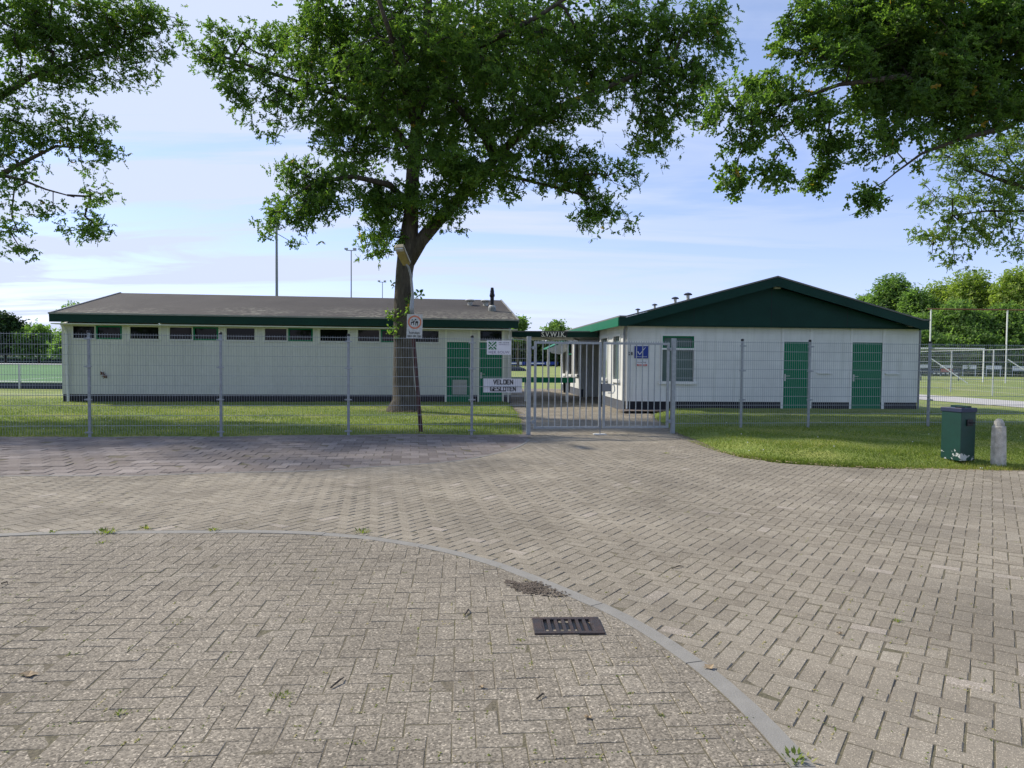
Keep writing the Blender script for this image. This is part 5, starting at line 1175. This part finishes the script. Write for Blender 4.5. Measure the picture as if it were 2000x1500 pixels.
blobs = [r_(1590, 30, 60, 45), r_(1680, 40, 80, 60, .4, 1.3), r_(1780, 50, 90, 70, 0, 1.4), r_(1880, 60, 90, 80, .4, 1.4), r_(1980, 60, 90, 80, -.3, 1.4), r_(1560, 80, 50, 40), r_(1640, 110, 75, 50, -.3), r_(1740, 130, 85, 60, .3, 1.2), r_(1850, 150, 90, 65, -.3, 1.2), r_(1950, 160, 80, 65, .3, 1.2),
         r_(1510, 130, 45, 38), r_(1460, 175, 48, 35), r_(1540, 180, 60, 42, -.4), r_(1420, 215, 42, 32, -.4), r_(1480, 240, 60, 36, -.4), r_(1560, 235, 50, 30, -.4), r_(1620, 200, 60, 40, -.3), r_(1700, 200, 65, 38, 0), r_(1790, 210, 65, 42, -.3), r_(1880, 230, 70, 42, 0), r_(1970, 240, 50, 42, -.3),
         r_(1445, 285, 32, 28, -.4), r_(1480, 295, 28, 22, -.4), r_(1440, 335, 16, 20, -.4), r_(1426, 360, 7, 10, -.4), r_(1525, 300, 22, 34, -.4), r_(1530, 345, 15, 18, -.4), r_(1500, 335, 10, 10, -.4), r_(1385, 240, 22, 20, -.4),
         r_(1600, 290, 16, 14, -.2), r_(1635, 318, 24, 12, -.2), r_(1605, 330, 12, 12, -.2), r_(1597, 356, 12, 8, -.2), r_(1620, 268, 20, 14, -.2), r_(1645, 275, 10, 8, -.2),
         r_(1730, 270, 45, 32, -.3), r_(1700, 320, 30, 24, -.3), r_(1745, 330, 22, 22, -.3), r_(1705, 375, 22, 20, -.3), r_(1795, 270, 35, 30, -.3), r_(1690, 392, 8, 8, -.3), r_(1797, 320, 10, 8, -.3), r_(1860, 270, 40, 18, -.2), r_(1700, 345, 20, 18, -.3)]
off = [r_(2180, 100, 170, 150, 0, 1.2), r_(2250, -80, 230, 150, 0, 1.2), r_(1900, -110, 200, 90, 0, 1.2), r_(2400, 100, 150, 180, 0, 1.2), r_(1650, -60, 90, 45, .3)]
make_tree('maple_tree', rbse, limbs, blobs, 'nearest dark leafy crown hanging in from the upper right with drooping sprays', M['leaf'], 34, .142, 6, 6, .12, gap=.9, rt=.0045, step=.2)
rt_ = [o for o in COL.objects if o.name.startswith('maple_tree')][-1]
P = sample_blobs(off, 3.2); O = P - np.array([[rbse.x, rbse.y, 6]]); O /= np.linalg.norm(O, axis=1)[:, None]
V, F, T = leaves_np(P, O, .15, 6, 5, .25); np_mesh('crown', V - np.array(rbse), F, M['leaf'], rt_, attr=T)

# --- lighter tree behind it, right edge
QY = 21.0
def q_(u, v, ru, rv, dy=0, depth=1.0): return px_blob(u, v, ru, rv, QY, dy, depth)
def TQ(u, v, dy=0): return atY(u, v, QY + dy)
qb = TQ(2300, 850); qb.z = .1
limbs = [([Vector((qb.x, qb.y, -.1)), TQ(2298, 700), TQ(2290, 500), TQ(2280, 300), TQ(2270, 150)], [.36, .28, .24, .18, .08]),
         ([TQ(2290, 480), TQ(2100, 400), TQ(2000, 366), TQ(1950, 350), TQ(1900, 330), TQ(1840, 300)], [.11, .08, .06, .05, .03, .015]),
         ([TQ(2290, 520), TQ(2100, 430), TQ(2000, 412), TQ(1930, 412), TQ(1860, 420)], [.08, .06, .045, .03, .015])]
blobs = [q_(1900, 270, 60, 25), q_(1960, 290, 50, 35), q_(1860, 310, 42, 30), q_(1920, 330, 60, 32), q_(1985, 350, 30, 40), q_(1845, 360, 42, 30), q_(1910, 385, 60, 30), q_(1970, 400, 40, 30), q_(1840, 405, 34, 26), q_(1825, 445, 36, 24), q_(1880, 440, 45, 26), q_(1950, 450, 50, 28), q_(1840, 485, 28, 18), q_(1865, 510, 14, 14), q_(1900, 480, 28, 18), q_(1980, 490, 28, 20), q_(1860, 470, 30, 20), q_(1798, 458, 14, 7), q_(1810, 400, 14, 12)]
off = [q_(2100, 350, 110, 120, 0, 1.2), q_(2250, 250, 170, 170, 0, 1.2)]
make_tree('plane_tree', qb, limbs, blobs, 'lighter green airy tree below the dark crown at the right edge', M['leaf_light'], 16, .14, 7, 5, .17, gap=.8)
qt = [o for o in COL.objects if o.name.startswith('plane_tree')][-1]
P = sample_blobs(off, 2.4); V, F, T = leaves_np(P, rng.normal(0, 1, P.shape), .16, 6, 5, .3); np_mesh('crown', V - np.array(qb), F, M['leaf_light'], qt, attr=T)

# --- far trees and hedges
def far_tree(u, vtop, vbot, wpx, Y, label, m_, L=.32, dens=1.0, group='trees beyond the sports fields', name='far_tree', n_blob=9):
    c = atY(u, (vtop + vbot) / 2, Y); s = Y / FPX; H = (vbot - vtop) * s; Wd = wpx * s; b = Vector((c.x, c.y, 0))
    t = empty(name, b, 0, label, 'tree', group); zt = atY(u, vtop, Y).z; zb = max(.2, atY(u, vbot, Y).z)
    MB().path([Vector((0, 0, -.1)), Vector((0, 0, zt * .5)), Vector((.2, 0, zt * .85))], [.03 * zt, .02 * zt, .005 * zt], 8).build('trunk', M['bark'], t)
    bl = []
    for i in range(n_blob):
        a = rng.random() * 6.28; rr = rng.random() ** .5 * .55; z = zb + (zt - zb) * (.25 + .55 * rng.random()); taper = 1 - .35 * (z - zb) / (zt - zb)
        bl.append(((math.cos(a) * rr * Wd / 2 * 1.3 * taper, math.sin(a) * rr * Wd / 2 * taper, z), (Wd * .24 * taper + .2, Wd * .24 * taper + .2, (zt - zb) * .2)))
    bl.append(((0, 0, (zt + zb) / 2), (Wd * .34, Wd * .3, (zt - zb) * .42))); bl.append(((0, 0, zt - (zt - zb) * .18), (Wd * .22, Wd * .22, (zt - zb) * .17)))
    vol = sum(4.19 * r[0] * r[1] * r[2] for c_, r in bl); n = min(4200, 140 + vol * 5 * dens); P = sample_blobs(bl, n / vol)
    O = P - np.array([[0, 0, (zt + zb) / 2]]); O /= np.linalg.norm(O, axis=1)[:, None] + 1e-6
    V, F, T = leaves_np(P, O, L, 3, 4, L * 1.1); np_mesh('crown', V, F, m_, t, attr=T); return t
R_lab = [(1735, 530, 690, 110, 104, 'dark round tree rising beside the right end of the green gable', M['leaf_far']),
         (1790, 562, 690, 90, 98, 'mid green tree between the dark round tree and the yellow green row', M['leaf_far']),
         (1690, 575, 690, 70, 120, 'small tree top just above the right slope of the gable roof', M['leaf_far']),
         (1840, 545, 690, 100, 100, 'pale yellow green tree behind the rusty top bar near the building', M['leaf_willow']),
         (1905, 525, 690, 120, 96, 'tall yellow green tree between the two ball net posts', M['leaf_willow']),
         (1985, 512, 690, 130, 92, 'tallest yellow green tree at the right edge behind the ball net', M['leaf_willow']),
         (1870, 585, 700, 110, 90, 'green tree in front of the yellow green row, left of the second net post', M['leaf_far']),
         (1960, 590, 705, 110, 89, 'green bushy tree low behind the right net post', M['leaf_far']),
         (2075, 500, 700, 150, 93, 'yellow green tree just outside the right edge', M['leaf_willow']),
         (1800, 610, 700, 80, 91, 'low green tree right behind the corner of the white building', M['leaf_far'])]
for a in R_lab: far_tree(*a[:5], a[5], a[6], L=.32, dens=2.0, n_blob=20)
def hedge(name, u0, u1, v0, v1, Y, m_, label, L=.3, n=1500, dy=2.5, cat='hedge', h_j=.25):
    a, b = atY(u0, v1, Y), atY(u1, v1, Y); zt = atY((u0 + u1) / 2, v0, Y).z; Wd = b.x - a.x; P = []
    for i in range(n):
        x = rng.random() * Wd; top = zt * (1 - h_j * (.5 + .25 * math.sin(x * .8) + .25 * math.sin(x * 2.3 + 1))); P.append((x, rng.normal(0, dy / 3), rng.random() ** .8 * top))
    P = np.array(P); V, F, T = leaves_np(P, rng.normal(0, 1, P.shape), L, 3, 4, L * 1.2)
    o = np_mesh(name, V, F, m_, attr=T); o.location = (a.x, Y, 0); return tag(o, label, cat)
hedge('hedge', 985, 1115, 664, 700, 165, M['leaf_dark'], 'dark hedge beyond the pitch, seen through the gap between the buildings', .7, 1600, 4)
hedge('hedge', 1690, 2120, 640, 700, 88, M['leaf_far'], 'dark undergrowth below the yellow green trees on the right', .35, 4500, 3)
hedge('hedge', -80, 130, 662, 700, 135, M['leaf_far'], 'dark hedge behind the artificial pitch at the left edge', .6, 2200, 4)
far_tree(1012, 621, 665, 30, 150, 'small tree top showing beside the roof corner of the long building', M['leaf_far'], L=.5)
far_tree(1087, 627, 670, 44, 150, 'round tree top above the canopy letters', M['leaf_far'], L=.5)
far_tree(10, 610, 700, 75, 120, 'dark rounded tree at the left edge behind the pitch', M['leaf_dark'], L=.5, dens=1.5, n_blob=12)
far_tree(75, 634, 702, 90, 120, 'pale feathery tree behind the pitch beside the dark one', M['leaf_far'], L=.45)
far_tree(135, 640, 702, 70, 115, 'bushy green tree behind the left roof corner', M['leaf_far'], L=.45)
far_tree(150, 596, 660, 60, 130, 'tree top peeping over the left slope of the brown roof', M['leaf_far'], L=.5)
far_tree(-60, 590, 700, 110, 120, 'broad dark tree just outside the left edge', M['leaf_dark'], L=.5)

for (x, y, h, w_) in ((-30, -26, 11, 9), (-19, -24, 13, 10), (-5, -27, 12, 9), (9, -25, 13, 10), (24, -26, 12, 10)):  # unseen trees behind the camera, added so the dark windows have something to reflect
    t = empty('reflection_tree', (x, y, 0), 0, ['westmost', 'second', 'middle', 'fourth', 'eastmost'][(-30, -19, -5, 9, 24).index(x)] + ' broad leafy tree of the unseen row added behind the camera for window reflections', 'tree', 'unseen trees added for window reflections')
    MB().path([Vector((0, 0, -.1)), Vector((0, 0, h * .5)), Vector((.2, 0, h * .85))], [.32, .22, .06], 8).build('trunk', M['bark'], t)
    P = sample_blobs([((rng.normal(0, w_ * .18), rng.normal(0, w_ * .18), h * (.35 + .5 * rng.random())), (w_ * .3, w_ * .3, h * .2)) for _ in range(9)], 1.3)
    V, F, T = leaves_np(P, rng.normal(0, 1, P.shape), .42, 3, 4, .5); np_mesh('crown', V, F, M['leaf_far'], t, attr=T)
def moss():
    V = []; F = []; T = []
    for i in range(520):
        v = 760 + 740 * rng.random() ** .8; u = rng.uniform(-60, 2060)
        if v < 950: continue
        p = at(u, v); an = R(4) if nearest(K1a, p.x, p.y)[0] < 0 else R(56); an += (math.pi / 2) * (rng.random() < .5); n = int(rng.integers(3, 12)); L_ = rng.uniform(.01, .05)
        for k in range(n):
            d_ = rng.normal(0, L_); x, y = p.x + math.cos(an) * d_ + rng.normal(0, .003), p.y + math.sin(an) * d_ + rng.normal(0, .003); s_ = rng.uniform(.002, .006); a = rng.random() * 6.28; z = wav(x, y) - .001 + .004 * rng.random(); q = len(V)
            V += [(x + s_ * math.cos(a), y + s_ * math.sin(a), z), (x - s_ * math.sin(a), y + s_ * math.cos(a), z + s_ * .7), (x - s_ * math.cos(a), y - s_ * math.sin(a), z + .002), (x + s_ * math.sin(a), y - s_ * math.cos(a), z)]; F.append((q, q + 1, q + 2, q + 3)); t = rng.choice([.1, .3, .6, .95, 1.0]); T += [t] * 4
    tag(np_mesh('moss', V, F, M['blade'], attr=T), 'bits of moss and dry grass in the joints of the paving', 'moss', kind='stuff')
moss()
# ------------------------------------------------------------------ hockey pitch, left
tag(MB().poly([(-150, 34.5, -.03), (-20, 34.5, -.03), (-20, 127, -.03), (-150, 127, -.03)]).build('artificial_pitch', M['turf']), kind='structure')
def stripe(a, b, w, z, name='pitch_marking', m_='white'):
    d = (b - a).normalized(); n = Vector((-d.y, d.x, 0)) * w / 2; return tag(MB().poly([(p.x, p.y, z) for p in (a - n, b - n, b + n, a + n)]).build(name, M[m_]), kind='structure')
stripe(at(-60, 746), at(125, 736), .12, -.024); stripe(at(-60, 720), at(125, 719), .2, -.024)
stripe(Vector((-24, 30.0, 0)), Vector((-10, 30.2, 0)), .08, -.052)
def rail_fence(Y, x0, x1, H, sp, label, r=.035, board=.28, k=0):
    t = empty('pitch_barrier', (x0, Y, 0), 0, label, 'barrier'); L = x1 - x0
    MB().tube((0, 0, H), (L, 0, H), r, k=8).build('top_rail', M['white'], t)
    if k: MB().tube((0, 0, H * .78), (L, 0, H * .78), r, k=8).tube((0, 0, .32), (L, 0, .32), r * .8, k=8).build('middle_rail', M['galv_far'], t)
    else: MB().tube((0, 0, .32), (L, 0, .32), r * .6, k=8).build('middle_rail', M['galv_far'], t)
    MB().box(0, L, .03, .07, 0, board).build('kick_board', M['navy'], t); n = int(L / sp)
    for i in range(n + 1): MB().box(i * sp - .04, i * sp + .04, -.05, -.0, 0, H - .02).build('post', M['galv_far'], t)
    return t
bx = at(48.5, 758.5).x
rail_fence(33.6, bx - 9.6, bx + 6.4, 1.16, 3.2, 'white railed barrier on the near side of the artificial pitch')
rail_fence(127.5, -112, -70, 1.25, 6.5, 'far grey barrier with dark boards across the artificial pitch', r=.07, board=.75, k=1)
# ------------------------------------------------------------------ floodlight masts
for (u, vt_, Y, r0, lab) in ((540, 400, 62, .11, 'nearest and thickest floodlight mast, its top hidden in the oak leaves'), (686, 489, 89, .075, 'middle floodlight mast with its lamp just below the oak'), (747, 551, 126, .07, 'farthest and lowest floodlight mast, left of the trunk')):
    tp = atY(u, vt_, Y); m_ = empty('floodlight_mast', (tp.x, Y, 0), 0, lab, 'floodlight', 'floodlight masts behind the long building')
    MB().tube((0, 0, -.1), (0, 0, tp.z), r0 * 1.3, r0 * .8, k=10).build('mast', M['pvc'], m_)
    MB().tube((-.65, 0, tp.z), (.65, 0, tp.z - .02), .05).build('cross_arm', M['pvc'], m_)
    for s in (-.6, .45): MB().hexa([(s - .2, -.1, tp.z + .05), (s + .2, -.1, tp.z + .05), (s + .2, -.3, tp.z + .16), (s - .2, -.3, tp.z + .16)], [(s - .2, .1, tp.z + .17), (s + .2, .1, tp.z + .17), (s + .2, -.1, tp.z + .3), (s - .2, -.1, tp.z + .3)]).build('lamp', M['pvc'], m_)
# ------------------------------------------------------------------ beyond the gap: boards
bb0 = atY(985, 712, 150); 
for i, (u0, u1, m_, s) in enumerate(((996, 1014, 'blue', 'Sponsor'), (1014.5, 1019, 'plate', ''), (1020, 1026, 'blue', ''), (1027, 1045, 'blue', ''), (1045.5, 1066, 'blue', ''), (1067, 1074, 'plate', ''), (1075, 1090, 'blue', ''))):
    a, b = atY(u0, 706.5, 150), atY(u1, 712.3, 150); o = MB().box(a.x, b.x, 149.95, 150.05, b.z, a.z).box(a.x + .1, a.x + .2, 150.05, 150.15, -.06, a.z).build('advertising_board', M[m_], None)
    tag(o, ['long blue board nearest the corner of the long building', 'narrow pale board after the first blue one', 'short blue board beside the left gate post', 'blue board behind the first gate bars', 'long blue board behind the awning post', 'narrow pale board right of the awning post', 'last blue board next to the white wall'][i] + ', across the pitch', 'board', 'boards along the far pitch')
    if m_ == 'blue' and u1 - u0 > 15:
        MB().box(a.x + .3, b.x - .3, 149.93, 149.945, b.z + .15, a.z - .2).build('pale_lettering', M['plate'], o)
dk = atY(1012, 722, 95)
o = MB().prism([(dk.x - 1.4, 95, -.05), (dk.x + 1.1, 95, -.05), (dk.x + 1.0, 95, .22), (dk.x + .2, 95, .55), (dk.x - 1.4, 95, .62)], (0, 1.5, 0)).build('covered_goal', M['navy'], None)
tag(o, 'low dark covered frame lying on the pitch beside the long building', 'pitch equipment')
# ------------------------------------------------------------------ right side: path, inner fence, ball net, goal, boards
pts = [at(u, v, -.045) for u, v in ((1640, 768), (1793, 770), (2000, 784), (2300, 806), (2300, 824), (2000, 796), (1793, 780), (1640, 777))]
tag(MB().poly([(p.x, p.y, -.045) for p in pts]).build('path', M['path']), kind='structure')
pw = [FR.glob(x, y) for x, y in ((-.2, -.75), (LR + .6, -.75), (LR + .6, .0), (-.2, .0))]
tag(MB().prism([(p.x, p.y, RZ - .05) for p in pw], (0, 0, .008)).build('paving_strip', M['tileC']), kind='structure')
def post_fence(pts, H, label, r=.035):
    t = empty('inner_fence', (pts[0].x, pts[0].y, 0), math.atan2(pts[-1].y - pts[0].y, pts[-1].x - pts[0].x), label, 'fence')
    L = (pts[-1] - pts[0]).length
    for p in pts: x = (p - pts[0]).length; MB().tube((x, 0, -.1), (x, 0, H), r, k=8).build('post', M['galv_far'], t)
    mb = MB(); n = int(L / .2)
    for i in range(n): mb.tube((i * L / n, 0, .1), (i * L / n, 0, H), .003, k=3, caps=False)
    for k in range(8): z = H - .02 - k * (H - .15) / 7; mb.tube((0, 0, z), (L, 0, z), .005 if k else .02, k=4, caps=False)
    mb.build('mesh_panel', M['galv_far'], t)
    return t
A_, C_ = Vector((24.85, 40.2, 0)), Vector((24.45, 36.1, 0)); dF = (C_ - A_)
post_fence([A_ - dF * 3, A_ - dF * 2, A_ - dF, A_, C_, C_ + dF, C_ + dF * 2], 2.3, 'tall grey mesh fence round the sports field behind the green bin')
NY = 58
n1, n2 = atY(1818.5, 604, NY), atY(1968, 604, NY); zt = n1.z
bn = empty('ball_net_frame', (n1.x, NY, 0), 0, 'high white posts joined by a rusty top bar beside the field', 'ball net frame')
sp = n2.x - n1.x
for i in range(3):
    x = i * sp; MB().tube((x, 0, -.1), (x, 0, zt), .055, k=8).build('post', M['white'], bn)
    MB().tube((x + .1, -.05, 1.9), (x + 2.2, -1.5, -.05), .045, k=8).build('brace', M['white'], bn)
MB().tube((-.25, 0, zt + .03), (sp * 2 + .3, 0, zt - .02), .055, k=8).build('top_bar', M['rustbar'], bn)
GY = 60
g1, g2 = atY(1765, 679, GY), atY(1922, 680, GY); gz_ = g1.z - .05
go = empty('football_goal', (g1.x, GY, 0), 0, 'white football goal with net behind the sports field fence', 'goal')
wg = g2.x - g1.x
MB().tube((0, 0, -.05), (0, 0, gz_), .06, k=10).build('post', M['white'], go); MB().tube((wg, 0, -.05), (wg, 0, gz_), .06, k=10).build('post', M['white'], go); MB().tube((-.06, 0, gz_), (wg + .06, 0, gz_), .06, k=10).build('crossbar', M['white'], go)
mb = MB()
for i in range(41): x = wg * i / 40; mb.path([(x, .05, gz_ - .02), (x, .9, gz_ - .05), (x, 2.0, .0)], [.006] * 3, 3, False)
for k in range(14):
    t = k / 13; y = .9 + 1.1 * t; z = (gz_ - .05) * (1 - t); mb.tube((0, y, z), (wg, y, z), .006, k=3, caps=False); mb.tube((0, .05, z), (0, y, z), .006, k=3, caps=False); mb.tube((wg, .05, z), (wg, y, z), .006, k=3, caps=False)
mb.build('net', M['net'], go)
for i, (u0, u1, v0, v1, m_, lab) in enumerate(((1797, 1816, 712, 718.5, 'plate', 'white board nearest the building corner across the right field'), (1837, 1861, 713, 718.5, 'plate', 'white board above the black and red banner'), (1880, 1907, 713, 721, 'plate', 'white board between the two inner fence posts'), (1926, 1956, 714, 721.5, 'plate', 'white board behind the second inner fence post'), (1977, 2006, 715, 724, 'plate', 'white board at the right edge of the field'), (1798, 1875, 719, 732, 'navy', 'long dark banner with a red field standing on the right field'))):
    Y = 85 if i < 5 else 64; a, b = atY(u0, v0, Y), atY(u1, v1, Y)
    o = MB().box(a.x, b.x, Y - .03, Y + .03, b.z, a.z).box(a.x + .05, a.x + .12, Y + .031, Y + .1, -.06, a.z).box(b.x - .12, b.x - .05, Y + .031, Y + .1, -.06, a.z).build('advertising_board', M[m_], None)
    tag(o, lab, 'board', 'boards on the right field')
    if i == 5:
        r1, r2 = atY(1837, 720, Y), atY(1860, 726, Y); MB().box(r1.x, r2.x, Y - .04, Y - .031, r2.z, r1.z).build('red_panel', M['redtext'], o)
        r1, r2 = atY(1822, 728, Y), atY(1874, 731, Y)
        for k in range(6): x = r1.x + (r2.x - r1.x) * k / 6; MB().box(x, x + .22, Y - .04, Y - .031, r2.z, r1.z).build('pale_mark', M['plate'], o)
    else: MB().box(a.x + .2, a.x + .2 + (b.x - a.x) * .4, Y - .04, Y - .031, a.z - .22, a.z - .16).build('pale_mark', M['pvc'], o)

# ------------------------------------------------------------------ grass blades
def grass(name, n, sampler, hf, h0, label, wid=.006, tint=0.0):
    X = []; 
    while len(X) < n:
        x, y, ok = sampler()
        if ok: X.append((x, y))
    X = np.array(X); Z = np.array([hf(x, y) for x, y in X]) - .005; n = len(X)
    a = rng.random(n) * 6.283; h = h0 * rng.uniform(.4, 1.3, n) * (1 + .35 * np.sin(X[:, 0] * 2.7) * np.sin(X[:, 1] * 3.1)); w = wid * rng.uniform(.7, 1.4, n); le = rng.uniform(.2, .9, n) * h; b = rng.random(n) * 6.283
    P0 = np.stack([X[:, 0] - w * np.cos(a), X[:, 1] - w * np.sin(a), Z], 1); P1 = np.stack([X[:, 0] + w * np.cos(a), X[:, 1] + w * np.sin(a), Z], 1); P2 = np.stack([X[:, 0] + le * np.cos(b), X[:, 1] + le * np.sin(b), Z + h], 1)
    V = np.stack([P0, P1, P2], 1).reshape(-1, 3); F = np.arange(3 * n).reshape(-1, 3)
    t = np.clip(.42 + tint + .22 * np.sin(X[:, 0] * 1.1 + 1.5 * np.sin(X[:, 1] * .9)) * np.sin(X[:, 1] * 1.6 + X[:, 0] * .5) + rng.normal(0, .22, n), 0, 1)
    return tag(np_mesh(name, V, F, M['blade'], attr=np.repeat(t, 3)), label, 'grass', kind='stuff')
LRx = LRa
def s_right():
    y = 10.3 + 11.2 * rng.random() ** 1.9; x = rng.uniform(2.4, .80 * y + 1.2)
    d, _, _ = nearest(LRx, x, y); 
    if d < .02: return x, y, False
    q = FR.loc((x, y, 0))
    return x, y, q.y < -.78
grass('grass', 100000, s_right, h_right, .036, 'mown green grass of the lawn in front of the white building')
def s_edge():
    x = rng.uniform(3.3, 12.5); k = np.interp(x, LRa[3:, 0], LRa[3:, 1]); y = k + abs(rng.normal(.05, .12)); return x, y, nearest(LRa, x, y)[0] > -.02
grass('grass', 18000, s_edge, h_right, .060, 'longer fringe of grass along the curved paving edge on the right', tint=.08)
def s_left():
    y = rng.uniform(13.0, 26); x = rng.uniform(-.80 * y - .5, .4); ed = fence_Y(x) + .05
    if y < ed or x > left_edge(y) - .03: return x, y, False
    q = FL.loc((x, y, 0)); 
    if q.y > -.03 and q.x > -.03: return x, y, False
    return x, y, rng.random() < 1.15 - (y - ed) / 14
grass('grass', 85000, s_left, h_left, .045, 'mown grass of the left lawn behind the fence')
# clover flowers
V = []; F = []
for i in range(130):
    if i < 60: x, y, ok = s_right(); z = h_right(x, y)
    else: x = rng.uniform(-11, -.2); y = fence_Y(x) + rng.uniform(.3, 4.5); ok = True; z = h_left(x, y)
    if not ok: continue
    z += .05; r_ = .011; q = len(V); V += [(x - r_, y, z), (x, y - r_, z), (x + r_, y, z), (x, y + r_, z), (x, y, z + r_), (x, y, z - r_)]
    F += [(q, q + 1, q + 4), (q + 1, q + 2, q + 4), (q + 2, q + 3, q + 4), (q + 3, q, q + 4), (q + 1, q, q + 5), (q + 2, q + 1, q + 5), (q + 3, q + 2, q + 5), (q, q + 3, q + 5)]
tag(np_mesh('clover_flowers', V, F, M['plate']), 'tiny white clover flowers dotted over the lawns', 'flowers', kind='stuff')
# fallen leaves and crumbs along the paving edges
V = []; F = []
for i in range(1500):
    if i > 1000:
        a_ = rng.random() * 6.28; rr_ = .45 + abs(rng.normal(0, .45)); p = np.array((tb.x + rr_ * math.cos(a_), tb.y + rr_ * math.sin(a_)))
    elif rng.random() < .55:
        k = rng.integers(2, len(LRa) - 2); t = rng.random(); p = LRa[k] * (1 - t) + LRa[k + 1] * t + rng.normal(0, .07, 2)
    else:
        x = rng.uniform(-12, .35); p = np.array((x, fence_Y(x) + rng.normal(.0, .05)))
    s = rng.uniform(.008, .026); a = rng.random() * 6.28; z = max(0, h_right(*p) if p[0] > 1 else (.075 if i > 1000 else .015)) + .012; q = len(V)
    V += [(p[0] + s * math.cos(a), p[1] + s * math.sin(a), z), (p[0] - s * .5 * math.sin(a), p[1] + s * .5 * math.cos(a), z + .01 * rng.random()), (p[0] - s * math.cos(a), p[1] - s * math.sin(a), z + .012 * rng.random()), (p[0] + s * .5 * math.sin(a), p[1] - s * .5 * math.cos(a), z)]
    F.append((q, q + 1, q + 2, q + 3))
tag(np_mesh('leaf_litter', V, F, M['deadleaf']), 'dry brown leaf litter along the edges of the paving', 'leaf litter', kind='stuff')
